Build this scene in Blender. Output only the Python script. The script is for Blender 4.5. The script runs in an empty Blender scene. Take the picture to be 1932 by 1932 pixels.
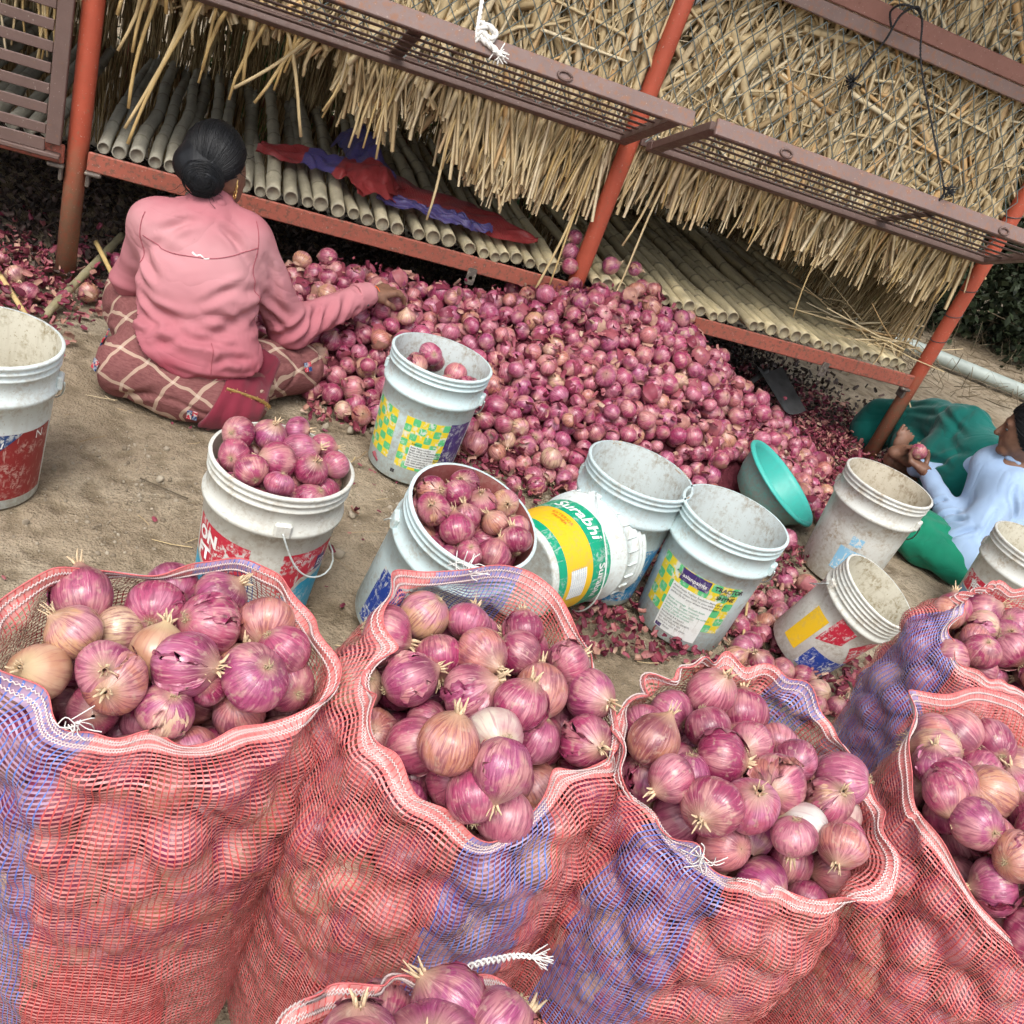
import bpy, math, random
import numpy as np
from mathutils import Matrix, Vector
rng = np.random.default_rng(7); random.seed(7)
scene = bpy.context.scene
col = scene.collection
R = math.radians

# ------------------------------------------------------------------ camera, sky, sun, exposure
CAM = np.array([0, 0, 1.4])
CM = np.array([[0.9201, 0.1585, 0.3581], [-0.2159, -0.5589, 0.8006], [0.3262, -0.8140, -0.4804]])  # world <- camera (right, down, forward)
cd = bpy.data.cameras.new('camera'); cam = bpy.data.objects.new('camera', cd); col.objects.link(cam)
q, _ = np.linalg.qr(np.stack([CM[:, 0], -CM[:, 1], -CM[:, 2]], 1)); q *= np.sign((q * np.stack([CM[:, 0], -CM[:, 1], -CM[:, 2]], 1)).sum(0))
mw = Matrix.Identity(4)
for i in range(3):
    for j in range(3): mw[i][j] = float(q[i, j])
    mw[i][3] = float(CAM[i])
cam.matrix_world = mw
cd.sensor_width = 36; cd.lens = 1790 / 1932 * 36; cd.clip_start = 0.02; cd.clip_end = 500
scene.camera = cam

w = bpy.data.worlds.new('World'); scene.world = w; w.use_nodes = True
wt = w.node_tree; bg = wt.nodes['Background']
sky = wt.nodes.new('ShaderNodeTexSky'); sky.sky_type = 'NISHITA'; sky.sun_disc = False
SUN_EL, SUN_AZ = R(58), R(205)
sky.sun_elevation = SUN_EL; sky.sun_rotation = SUN_AZ; sky.dust_density = 4; sky.air_density = 1.0; sky.ozone_density = 1.0
hs = wt.nodes.new('ShaderNodeHueSaturation'); hs.inputs['Saturation'].default_value = 0.35
wt.links.new(sky.outputs[0], hs.inputs['Color']); wt.links.new(hs.outputs[0], bg.inputs[0])
bg.inputs[1].default_value = 0.15
sd = bpy.data.lights.new('sun', 'SUN'); sd.energy = .95; sd.angle = R(22); sd.color = (1, .965, .91)
so = bpy.data.objects.new('sun', sd); col.objects.link(so)
so.rotation_euler = Vector((math.sin(SUN_AZ) * math.cos(SUN_EL), math.cos(SUN_AZ) * math.cos(SUN_EL), math.sin(SUN_EL))).to_track_quat('Z', 'Y').to_euler()
vs = scene.view_settings; vs.view_transform = 'Standard'; vs.look = 'None'; vs.gamma = 1; vs.exposure = 0.93
scene.cycles.max_bounces = 8; scene.cycles.transparent_max_bounces = 16
scene.cycles.diffuse_bounces = 3; scene.cycles.glossy_bounces = 2; scene.cycles.transmission_bounces = 4
scene.cycles.use_denoising = True; scene.cycles.use_adaptive_sampling = True; scene.cycles.adaptive_threshold = 0.03

# ------------------------------------------------------------------ helpers
def link(o, parent=None):
    col.objects.link(o)
    if parent is not None: o.parent = parent
    return o
def tag(o, label=None, cat=None, group=None, kind=None):
    if label: o['label'] = label
    if cat: o['category'] = cat
    if group: o['group'] = group
    if kind: o['kind'] = kind
    return o
def empty(name, loc=(0, 0, 0), label=None, cat=None, group=None, rot=None):
    o = bpy.data.objects.new(name, None); o.location = loc; o.empty_display_size = .05
    if rot is not None: o.rotation_euler = rot
    link(o); return tag(o, label, cat, group)
def mdata(name, V, F, mat=None, smooth=True, uv=None, attr=None):
    V = np.asarray(V, np.float32).reshape(-1, 3)
    me = bpy.data.meshes.new(name)
    if isinstance(F, np.ndarray):
        m, k = F.shape
        me.vertices.add(len(V)); me.vertices.foreach_set('co', V.ravel())
        me.loops.add(m * k); me.loops.foreach_set('vertex_index', F.astype(np.int32).ravel())
        me.polygons.add(m); me.polygons.foreach_set('loop_start', np.arange(0, m * k, k, dtype=np.int32))
        me.update(calc_edges=True)
    else:
        me.from_pydata(V.tolist(), [], F); me.update()
    if smooth: me.polygons.foreach_set('use_smooth', np.ones(len(me.polygons), bool))
    if uv is not None:
        li = np.empty(len(me.loops), np.int32); me.loops.foreach_get('vertex_index', li)
        ul = me.uv_layers.new(name='UVMap'); ul.data.foreach_set('uv', np.asarray(uv, np.float32)[li].ravel())
    for k_, a in (attr or {}).items():
        at = me.attributes.new(k_, 'FLOAT', 'POINT'); at.data.foreach_set('value', np.asarray(a, np.float32).ravel())
    if mat is not None:
        for mm in (mat if isinstance(mat, (list, tuple)) else [mat]): me.materials.append(mm)
    me.validate() if not isinstance(F, np.ndarray) else None
    return me
def obj(name, V, F, mat=None, parent=None, smooth=True, uv=None, attr=None, loc=None):
    o = bpy.data.objects.new(name, mdata(name, V, F, mat, smooth, uv, attr))
    if loc is not None: o.location = loc
    return link(o, parent)
class Geo:
    """collects shapes, then becomes one mesh"""
    def __init__(s): s.V = []; s.F = []; s.n = 0
    def add(s, V, F):
        V = np.asarray(V, float).reshape(-1, 3)
        s.V.append(V); s.F += [[int(i) + s.n for i in f] for f in F]; s.n += len(V); return s
    def box(s, c, size, rot=None, bev=0.0):
        x, y, z = [a / 2 for a in size]; b = min(bev, x * .9, y * .9, z * .9)
        if b > 0:
            P = []
            for sx in (-1, 1):
                for sy in (-1, 1):
                    for sz in (-1, 1):
                        P += [(sx * x, sy * (y - b), sz * (z - b)), (sx * (x - b), sy * y, sz * (z - b)), (sx * (x - b), sy * (y - b), sz * z)]
            idx = lambda a, b_, c_, k: ((a * 2 + b_) * 2 + c_) * 3 + k
            F = []
            for a in (0, 1):
                f = [idx(a, 0, 0, 0), idx(a, 1, 0, 0), idx(a, 1, 1, 0), idx(a, 0, 1, 0)]; F.append(f if a else f[::-1])
                f = [idx(0, a, 0, 1), idx(1, a, 0, 1), idx(1, a, 1, 1), idx(0, a, 1, 1)]; F.append(f[::-1] if a else f)
                f = [idx(0, 0, a, 2), idx(1, 0, a, 2), idx(1, 1, a, 2), idx(0, 1, a, 2)]; F.append(f if a else f[::-1])
            for p in (0, 1):
                for q_ in (0, 1):
                    f = [idx(p, q_, 0, 0), idx(p, q_, 1, 0), idx(p, q_, 1, 1), idx(p, q_, 0, 1)]; F.append(f if p == q_ else f[::-1])
                    f = [idx(p, 0, q_, 0), idx(p, 0, q_, 2), idx(p, 1, q_, 2), idx(p, 1, q_, 0)]; F.append(f if p == q_ else f[::-1])
                    f = [idx(0, p, q_, 1), idx(1, p, q_, 1), idx(1, p, q_, 2), idx(0, p, q_, 2)]; F.append(f if p == q_ else f[::-1])
            for a in (0, 1):
                for b_ in (0, 1):
                    for c_ in (0, 1):
                        f = [idx(a, b_, c_, 0), idx(a, b_, c_, 1), idx(a, b_, c_, 2)]; F.append(f if (a + b_ + c_) % 2 else f[::-1])
            P = np.array(P)
        else:
            P = np.array([(sx * x, sy * y, sz * z) for sx in (-1, 1) for sy in (-1, 1) for sz in (-1, 1)])
            F = [[0, 1, 3, 2], [4, 6, 7, 5], [0, 4, 5, 1], [2, 3, 7, 6], [0, 2, 6, 4], [1, 5, 7, 3]]
        if rot is not None: P = P @ np.asarray(rot).T
        return s.add(P + np.asarray(c), F)
    def tube(s, P, r, n=8, cap=True, flat=1.0):
        V, F = tube_geo(P, r, n, cap, flat); return s.add(V, F)
    def build(s, name, mat, parent=None, smooth=False, loc=None):
        V = np.concatenate(s.V)
        if loc is not None: V = V - np.asarray(loc)
        return obj(name, V, s.F, mat, parent, smooth, loc=loc)
def tube_geo(P, r, n=8, cap=True, flat=1.0):
    P = np.asarray(P, float); m = len(P); r = np.broadcast_to(np.asarray(r, float), (m,))
    T = np.gradient(P, axis=0); T /= np.linalg.norm(T, axis=1)[:, None] + 1e-12
    up = np.array([0, 0, 1.]) if abs(T[0, 2]) < .9 else np.array([1., 0, 0])
    A = np.zeros_like(P); a = up - T[0] * up.dot(T[0]); a /= np.linalg.norm(a)
    for i in range(m):
        a = a - T[i] * a.dot(T[i]); a /= np.linalg.norm(a) + 1e-12; A[i] = a
    B = np.cross(T, A)
    th = np.linspace(0, 2 * np.pi, n, endpoint=False)
    V = P[:, None] + r[:, None, None] * (np.cos(th)[None, :, None] * A[:, None] + flat * np.sin(th)[None, :, None] * B[:, None])
    F = [[i * n + k, i * n + (k + 1) % n, (i + 1) * n + (k + 1) % n, (i + 1) * n + k] for i in range(m - 1) for k in range(n)]
    if cap: F += [list(range(n))[::-1], [(m - 1) * n + k for k in range(n)]]
    return V.reshape(-1, 3), F
def lathe_geo(prof, n=48, a0=0.0, a1=2 * np.pi):
    prof = np.asarray(prof, float); full = abs(a1 - a0 - 2 * np.pi) < 1e-6
    th = np.linspace(a0, a1, n, endpoint=not full); m = len(prof)
    V = np.stack([prof[:, 0][:, None] * np.cos(th), prof[:, 0][:, None] * np.sin(th), np.repeat(prof[:, 1][:, None], n, 1)], -1).reshape(-1, 3)
    F = [[i * n + k, i * n + (k + 1) % n, (i + 1) * n + (k + 1) % n, (i + 1) * n + k] for i in range(m - 1) for k in range(n if full else n - 1)]
    return V, F
def grid_faces(nu, nv, wrap=False):
    """vertices indexed [j*nu+i], i along u"""
    i = np.arange(nu if wrap else nu - 1); j = np.arange(nv - 1)
    I, J = np.meshgrid(i, j); I = I.ravel(); J = J.ravel(); I2 = (I + 1) % nu
    return np.stack([J * nu + I, J * nu + I2, (J + 1) * nu + I2, (J + 1) * nu + I], 1)
def rotz(a): c, s = math.cos(a), math.sin(a); return np.array([[c, -s, 0], [s, c, 0], [0, 0, 1]])
def randrot(n):
    q_ = rng.normal(size=(n, 4)); q_ /= np.linalg.norm(q_, axis=1)[:, None]
    w_, x, y, z = q_.T
    return np.stack([1 - 2 * (y * y + z * z), 2 * (x * y - w_ * z), 2 * (x * z + w_ * y), 2 * (x * y + w_ * z), 1 - 2 * (x * x + z * z), 2 * (y * z - w_ * x),
                     2 * (x * z - w_ * y), 2 * (y * z + w_ * x), 1 - 2 * (x * x + y * y)], 1).reshape(n, 3, 3)
def spline(P, n, closed=False):
    """Catmull-Rom through points"""
    P = np.asarray(P, float); m = len(P)
    t = np.linspace(0, m if closed else m - 1, n, endpoint=not closed); i = np.floor(t).astype(int)
    if not closed: i = np.minimum(i, m - 2)
    f = (t - i)[:, None]
    g = (lambda k: P[k % m]) if closed else (lambda k: P[np.clip(k, 0, m - 1)])
    p0, p1, p2, p3 = g(i - 1), g(i), g(i + 1), g(i + 2)
    return .5 * (2 * p1 + (p2 - p0) * f + (2 * p0 - 5 * p1 + 4 * p2 - p3) * f ** 2 + (3 * p1 - p0 - 3 * p2 + p3) * f ** 3)
def vnoise(P, scale, seed=0):
    """cheap smooth noise from summed sines, about -1..1"""
    r_ = np.random.default_rng(seed); P = np.asarray(P, float) * scale; s = 0
    for k in range(7):
        d = r_.normal(size=P.shape[-1]); s = s + np.sin(P @ d * 1.6 + r_.uniform(0, 6.28))
    return s / 3.5
def wrinkle(P, scale, seed=0, w_=.13):
    """network of thin valleys for cloth, 0..-1"""
    return -np.exp(-(vnoise(P, scale, seed) / w_) ** 2)
def batch(tplV, tplF, pos, rot, scale):
    """many transformed copies of a template: V (n*k,3), F"""
    n = len(pos); k = len(tplV)
    sc = np.asarray(scale, float); sc = sc[:, None, None] if sc.ndim == 1 else sc[:, None, :]
    V = np.einsum('nij,nkj->nki', rot, tplV[None] * sc) + pos[:, None]
    F = (tplF[None] + (np.arange(n) * k)[:, None, None]).reshape(-1, tplF.shape[1])
    return V.reshape(-1, 3), F

# ------------------------------------------------------------------ node materials
class G:
    def __init__(s, name, rough=.6, spec=.4):
        s.m = bpy.data.materials.new(name); s.m.use_nodes = True; s.t = s.m.node_tree
        s.b = s.t.nodes['Principled BSDF']; s.b.inputs['Roughness'].default_value = rough; s.b.inputs['Specular IOR Level'].default_value = spec
        s._tc = None
    def new(s, t, **p):
        n = s.t.nodes.new('ShaderNode' + t)
        for k, v in p.items(): setattr(n, k, v)
        return n
    def inp(s, sock, v):
        if isinstance(v, bpy.types.NodeSocket): s.t.links.new(v, sock)
        elif isinstance(v, tuple) and len(v) == 3 and sock.type == 'RGBA': sock.default_value = (*v, 1)
        elif sock.type == 'RGBA' and not isinstance(v, tuple): sock.default_value = (v, v, v, 1)
        else: sock.default_value = v
    def tc(s, k='Object'):
        if s._tc is None: s._tc = s.new('TexCoord')
        return s._tc.outputs[k]
    def map(s, v, scale=(1, 1, 1), loc=(0, 0, 0), rot=(0, 0, 0)):
        n = s.new('Mapping'); s.inp(n.inputs['Vector'], v); n.inputs['Scale'].default_value = scale; n.inputs['Location'].default_value = loc; n.inputs['Rotation'].default_value = rot
        return n.outputs[0]
    def noise(s, scale, detail=3, vec=None, rough=.55, dist=0, color=False):
        n = s.new('TexNoise'); n.inputs['Scale'].default_value = scale; n.inputs['Detail'].default_value = detail; n.inputs['Roughness'].default_value = rough; n.inputs['Distortion'].default_value = dist
        s.inp(n.inputs['Vector'], vec if vec is not None else s.tc()); return n.outputs['Color' if color else 'Fac']
    def voro(s, scale, vec=None, out='Distance', feature='F1'):
        n = s.new('TexVoronoi', feature=feature); n.inputs['Scale'].default_value = scale; s.inp(n.inputs['Vector'], vec if vec is not None else s.tc()); return n.outputs[out]
    def ramp(s, fac, stops, interp='LINEAR'):
        n = s.new('ValToRGB'); s.inp(n.inputs[0], fac); e = n.color_ramp.elements; n.color_ramp.interpolation = interp
        while len(e) < len(stops): e.new(.5)
        for k, (p, c) in enumerate(stops):
            e[k].position = p; e[k].color = (*c, 1) if isinstance(c, tuple) else (c, c, c, 1)
        return n.outputs[0]
    def mix(s, fac, a, b, mode='MIX'):
        n = s.new('MixRGB', blend_type=mode); s.inp(n.inputs[0], fac); s.inp(n.inputs[1], a); s.inp(n.inputs[2], b); return n.outputs[0]
    def math(s, op, a, b=0.0, c=None):
        n = s.new('Math', operation=op); s.inp(n.inputs[0], a); s.inp(n.inputs[1], b)
        if c is not None: s.inp(n.inputs[2], c)
        return n.outputs[0]
    def sep(s, v): n = s.new('SeparateXYZ'); s.inp(n.inputs[0], v); return n.outputs
    def comb(s, x, y, z=0.0):
        n = s.new('CombineXYZ'); s.inp(n.inputs[0], x); s.inp(n.inputs[1], y); s.inp(n.inputs[2], z); return n.outputs[0]
    def attr(s, name): n = s.new('Attribute'); n.attribute_name = name; return n.outputs['Fac']
    def info(s, k='Random'): return s.new('ObjectInfo').outputs[k]
    def bump(s, h, strength=.4, dist=.005, normal=None):
        n = s.new('Bump'); n.inputs['Strength'].default_value = strength; n.inputs['Distance'].default_value = dist; s.inp(n.inputs['Height'], h)
        if normal is not None: s.inp(n.inputs['Normal'], normal)
        return n.outputs[0]
    def set(s, **k):
        for a, v in k.items(): s.inp(s.b.inputs[a.replace('_', ' ')], v)
        return s.m
M = {}
def flat_mat(name, c, rough=.6, var=.25, scale=20, bump=.15, spec=.4, metal=0.0):
    g = G(name, rough, spec); n = g.noise(scale, 4)
    g.set(Base_Color=g.mix(g.ramp(n, [(.3, 0.0), (.7, 1.0)]), tuple(x * (1 - var) for x in c), tuple(min(1, x * (1 + var)) for x in c)), Normal=g.bump(g.noise(scale * 4, 3), bump, .003), Metallic=metal)
    M[name] = g.m; return g.m

# dirt ground
g = G('dirt', .95, .1); P = g.tc()
big = g.noise(2.2, 4, P); mid = g.noise(14, 5, P); fine = g.noise(120, 4, P, .65); grit = g.voro(160, P)
c = g.ramp(big, [(.3, (.235, .182, .122)), (.5, (.325, .262, .183)), (.72, (.40, .34, .25))])
c = g.mix(g.ramp(mid, [(.36, .75), (.52, 0.0)]), c, (.155, .118, .075))
c = g.mix(g.ramp(fine, [(.36, .55), (.5, 0.0)]), c, (.17, .135, .092))
c = g.mix(g.ramp(g.noise(300, 2, P), [(.62, 0.0), (.75, .6)]), c, (.48, .43, .35))
h = g.math('ADD', g.math('MULTIPLY', mid, 1.6), g.math('ADD', g.math('MULTIPLY', fine, .30), g.math('MULTIPLY', grit, .15)))
M['dirt'] = g.set(Base_Color=c, Normal=g.bump(h, .8, .03))
# pebbles / clods
g = G('clod', .95, .1); M['clod'] = g.set(Base_Color=g.mix(g.attr('rnd'), (.18, .145, .105), (.38, .33, .255)), Normal=g.bump(g.noise(200, 3), .5, .003))

# onion skin: source of the per-onion random number differs between single onions and the joined mass
def onion_mat(name, src):
    g = G(name, .42, .55)
    rnd = g.info() if src == 'obj' else g.attr('rnd')
    uvs = g.sep(g.tc('UV')); u, v = uvs[0], uvs[1]
    off = g.math('MULTIPLY', rnd, 137.0)
    P = g.new('VectorMath', operation='ADD'); g.inp(P.inputs[0], g.tc('Object')); g.inp(P.inputs[1], g.comb(off, off, off)); P = P.outputs[0]
    r2 = g.math('FRACT', g.math('MULTIPLY', rnd, 7.31)); r3 = g.math('FRACT', g.math('MULTIPLY', rnd, 23.7))
    base = g.ramp(rnd, [(0, (.22, .022, .066)), (.2, (.32, .038, .11)), (.42, (.38, .082, .135)), (.62, (.29, .05, .14)), (.74, (.44, .13, .165)), (.86, (.42, .17, .11)), (.94, (.50, .28, .16)), (1, (.56, .40, .27))])
    patch = g.noise(26, 2, P, .6, .6)
    skin2 = g.ramp(r2, [(0, (.48, .19, .235)), (.5, (.48, .24, .19)), (1, (.43, .14, .25))])
    c = g.mix(g.ramp(patch, [(.45, 0.0), (.60, .8)]), base, skin2)
    dark = g.noise(17, 2, P, .6, .5)
    c = g.mix(g.ramp(dark, [(.54, 0.0), (.66, .7)]), c, (.13, .016, .045))
    vein = g.noise(1.0, 3, g.comb(g.math('MULTIPLY', u, 64), g.math('MULTIPLY_ADD', v, 3.2, off), off), .65, .5)
    c = g.mix(g.ramp(vein, [(.5, 0.0), (.60, .6)]), c, (.15, .018, .055))
    c = g.mix(g.ramp(vein, [(.33, .6), (.43, 0.0)]), c, (.56, .30, .30))
    ends = g.ramp(v, [(0, 1.0), (.06, .5), (.12, 0.0), (.78, 0.0), (.9, .6), (1, 1.0)])
    c = g.mix(g.math('MULTIPLY', ends, .85 if src == 'obj' else .6), c, (.40, .26, .16))
    scuff = g.noise(90, 2, P, .7)
    c = g.mix(g.ramp(scuff, [(.58, 0.0), (.70, .5 if src == 'obj' else .3)]), c, (.47, .34, .25))
    h = g.math('ADD', vein, g.math('MULTIPLY', patch, 1.2))
    return g.set(Base_Color=c, Roughness=g.ramp(patch, [(.3, .24), (.7, .42)]), Normal=g.bump(h, .35, .004), Coat_Weight=.22, Coat_Roughness=.16)
M['onion'] = onion_mat('onion_skin', 'obj'); M['onion_mass'] = onion_mat('onion_skin_heap', 'attr')
def special_onion(name, a, b, line):
    g = G(name, .3, .5); uvs = g.sep(g.tc('UV')); vein = g.noise(1.0, 2, g.comb(g.math('MULTIPLY', uvs[0], 46), g.math('MULTIPLY', uvs[1], 2.5)), .5, .3)
    c = g.mix(g.ramp(g.noise(24, 4), [(.4, 0.0), (.62, 1.0)]), a, b); c = g.mix(g.ramp(vein, [(.52, 0.0), (.66, .5)]), c, line)
    c = g.mix(g.ramp(uvs[1], [(0, 1.0), (.1, .3), (.16, 0.0), (.76, 0.0), (.9, .8)]), c, (.5, .38, .22))
    M[name] = g.set(Base_Color=c, Normal=g.bump(vein, .15, .003))
special_onion('onion_white', (.54, .51, .47), (.48, .41, .37), (.36, .17, .20))
special_onion('onion_golden', (.40, .20, .12), (.48, .30, .20), (.28, .09, .08))
special_onion('onion_pale', (.42, .24, .24), (.56, .49, .40), (.26, .06, .11))
g = G('peel', .5, .3); rd = g.attr('rnd')
c = g.ramp(rd, [(0, (.10, .014, .03)), (.25, (.17, .026, .05)), (.5, (.25, .05, .075)), (.74, (.33, .115, .115)), (.9, (.40, .22, .16)), (1, (.47, .34, .25))])
c = g.mix(g.ramp(g.noise(60, 3), [(.4, 0.0), (.7, .4)]), c, (.10, .015, .03))
M['peel'] = g.set(Base_Color=c, Normal=g.bump(g.noise(140, 3), .3, .003))
g = G('loose_skin', .45, .35); c = g.ramp(g.info(), [(0, (.24, .045, .085)), (.4, (.36, .12, .135)), (.75, (.44, .28, .19)), (1, (.40, .19, .15))])
M['loose_skin'] = g.set(Base_Color=g.mix(g.ramp(g.noise(70, 3), [(.4, 0.0), (.65, .5)]), c, (.48, .34, .26)), Normal=g.bump(g.noise(1, 3, g.map(g.tc(), (300, 300, 40))), .35, .003))
flat_mat('root', (.46, .36, .22), .8, .3, 200)
flat_mat('neck', (.58, .43, .27), .7, .3, 150)

# straw
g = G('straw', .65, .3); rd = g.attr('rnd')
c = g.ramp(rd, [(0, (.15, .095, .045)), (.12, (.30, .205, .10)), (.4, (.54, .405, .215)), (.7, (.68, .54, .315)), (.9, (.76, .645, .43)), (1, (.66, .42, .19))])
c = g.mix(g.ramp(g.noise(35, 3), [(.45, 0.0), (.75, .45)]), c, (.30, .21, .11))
M['straw'] = g.set(Base_Color=c, Normal=g.bump(g.noise(1, 2, g.map(g.tc(), (400, 400, 30))), .3, .002))
g = G('stalk', .5, .4); c = g.ramp(g.info(), [(0, (.50, .34, .13)), (.5, (.58, .43, .20)), (1, (.62, .49, .28))])
M['stalk'] = g.set(Base_Color=g.mix(g.ramp(g.noise(60, 3, g.map(g.tc(), (1, 1, .15))), [(.45, 0.0), (.7, .5)]), c, (.36, .23, .09)), Normal=g.bump(g.noise(1, 2, g.map(g.tc(), (400, 400, 30))), .3, .002))
# bamboo: object colour carries how weathered each pole is
g = G('bamboo', .55, .35); P = g.tc(); oc = g.info('Color')
n1 = g.noise(9, 4, g.map(P, (3, .6, 3)), .6); n2 = g.noise(70, 4, P, .7)
c = g.mix(g.ramp(n1, [(.35, 0.0), (.7, .55)]), oc, (.13, .115, .085)); c = g.mix(g.ramp(n2, [(.55, 0.0), (.75, .55)]), c, (.10, .085, .06))
c = g.mix(g.ramp(g.noise(30, 3, P), [(.58, 0.0), (.72, .35)]), c, (.40, .37, .31)); c = g.mix(g.math('MULTIPLY', g.attr('node'), .75), c, (.10, .08, .055))
M['bamboo'] = g.set(Base_Color=c, Normal=g.bump(g.math('ADD', g.noise(1, 3, g.map(P, (250, 20, 250))), n2), .3, .004))
# painted and rusty steel
def steel(name, paint, rust, amt, zfade=None):
    g = G(name, .55, .4); P = g.tc(); n1 = g.noise(12, 5, P, .65); n2 = g.noise(55, 5, P, .7); n3 = g.noise(150, 2, P)
    c = g.mix(g.ramp(n1, [(.3, 0.0), (.75, .5)]), paint, tuple(x * .62 for x in paint)); msk = g.ramp(n2, [(amt, 0.0), (amt + .12, 1.0)])
    if zfade is not None:
        z = g.sep(P)[2]; lo = g.math('ADD', z, g.math('MULTIPLY', n1, .3))
        msk = g.math('MAXIMUM', msk, g.math('MULTIPLY', g.ramp(lo, [(zfade, 1.0), (zfade + .16, 0.0)]), g.ramp(n2, [(.28, .25), (.55, .95)])))
    c = g.mix(msk, c, rust); c = g.mix(g.ramp(n3, [(.68, 0.0), (.74, .5)]), c, (.50, .42, .36))
    M[name] = g.set(Base_Color=c, Roughness=g.ramp(n2, [(.3, .42), (.7, .75)]), Normal=g.bump(g.math('ADD', n2, g.math('MULTIPLY', n1, .5)), .3, .003))
steel('red_paint', (.42, .085, .045), (.20, .085, .045), .64)
steel('red_paint_post', (.43, .082, .042), (.22, .12, .07), .59, .45)
steel('beam_paint', (.36, .10, .065), (.15, .075, .05), .5)
steel('shutter_steel', (.135, .085, .072), (.20, .10, .06), .62); steel('slat_steel_shaded', (.085, .052, .045), (.13, .065, .04), .62)  # slat copy is darker: underside shade of propped shutters put into its colour
steel('rail_light', (.20, .135, .12), (.23, .12, .08), .5)
steel('upper_beam', (.23, .105, .08), (.12, .05, .035), .6)
steel('bracket_steel', (.11, .09, .075), (.26, .22, .17), .52)
flat_mat('wire', (.13, .16, .155), .5, .3, 60, 0, .5, .2)
flat_mat('pipe', (.30, .34, .31), .5, .15, 15)
flat_mat('rope_white', (.72, .70, .66), .9, .12, 120, .6)
flat_mat('rope_black', (.018, .018, .02), .85, .4, 120, .6)
flat_mat('dark_iron', (.055, .055, .055), .5, .4, 20)
flat_mat('gold', (.55, .37, .14), .35, .35, 250, .3, .5, .8)
flat_mat('skin', (.175, .088, .056), .5, .2, 40, .25)
flat_mat('skin_hand', (.30, .165, .115), .6, .25, 60, .35)
flat_mat('tape_white', (.75, .72, .68), .7, .1, 60)
flat_mat('paper_tan', (.45, .30, .2), .7, .3, 60)
g = G('cup_plastic', .25, .5); M['cup_plastic'] = g.set(Base_Color=(.75, .78, .78), Transmission_Weight=.55, Alpha=.75)
g = G('hair', .42, .22); uv_ = g.sep(g.tc('UV')); st = g.noise(1, 3, g.comb(g.math('MULTIPLY', uv_[0], 260), g.math('MULTIPLY', uv_[1], 3)))
M['hair'] = g.set(Base_Color=g.ramp(st, [(.3, (.0025, .003, .004)), (.7, (.009, .010, .013))]), Normal=g.bump(st, .35, .003))
# leaves
def leafmat(name, a, b):
    g = G(name, .6, .25); M[name] = g.set(Base_Color=g.mix(g.attr('rnd'), a, b))
leafmat('leaf_dark', (.010, .016, .008), (.03, .042, .018)); leafmat('leaf_green', (.035, .085, .02), (.10, .20, .05)); leafmat('dry_twig', (.09, .07, .045), (.25, .20, .13))

# cloth
def cloth(name, stops, wscale=(1, 1, 1), bump=.25):
    g = G(name, .85, .15); P = g.tc(); n = g.noise(7, 3, P); w_ = g.math('POWER', g.math('MINIMUM', g.math('MULTIPLY', g.math('ABSOLUTE', g.math('SUBTRACT', g.noise(6, 2, g.map(P, wscale), .5, .8), .5)), 7.0), 1.0), .7)
    f = g.noise(700, 1, P)
    c = g.ramp(n, stops)
    M[name] = g.set(Base_Color=c, Normal=g.bump(g.math('ADD', w_, g.math('MULTIPLY', f, .12)), bump, .012), Sheen_Weight=.15)
    return g
cloth('shirt_blue', [(.3, (.27, .38, .56)), (.7, (.32, .44, .61))], (1, 1, .7), .2)
cloth('skirt_green', [(.3, (.003, .13, .075)), (.7, (.008, .19, .105))], (1, 1, 1), .35)
cloth('cover_green', [(.3, (.002, .085, .072)), (.7, (.004, .125, .105))], (1, 1, 1), .3)
cloth('sash_maroon', [(.3, (.13, .014, .028)), (.7, (.19, .022, .04))], (1, 1, 1), .3)
# faded pink shirt: worn paler over the shoulder blades, deeper at the hem (dye wear, world height)
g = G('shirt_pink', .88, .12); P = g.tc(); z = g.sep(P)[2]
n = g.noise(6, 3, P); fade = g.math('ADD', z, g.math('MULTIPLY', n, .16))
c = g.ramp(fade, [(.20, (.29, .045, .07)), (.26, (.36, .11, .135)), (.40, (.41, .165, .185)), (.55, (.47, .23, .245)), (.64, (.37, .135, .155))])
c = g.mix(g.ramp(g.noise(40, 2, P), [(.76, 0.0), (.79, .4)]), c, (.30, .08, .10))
w_ = g.math('POWER', g.math('MINIMUM', g.math('MULTIPLY', g.math('ABSOLUTE', g.math('SUBTRACT', g.noise(5, 2, g.map(P, (1, 1, 1.6)), .5, .8), .5)), 7.0), 1.0), .7)
M['shirt_pink'] = g.set(Base_Color=c, Normal=g.bump(g.math('ADD', w_, g.math('MULTIPLY', g.noise(800, 1, P), .06)), .22, .010))
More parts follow.
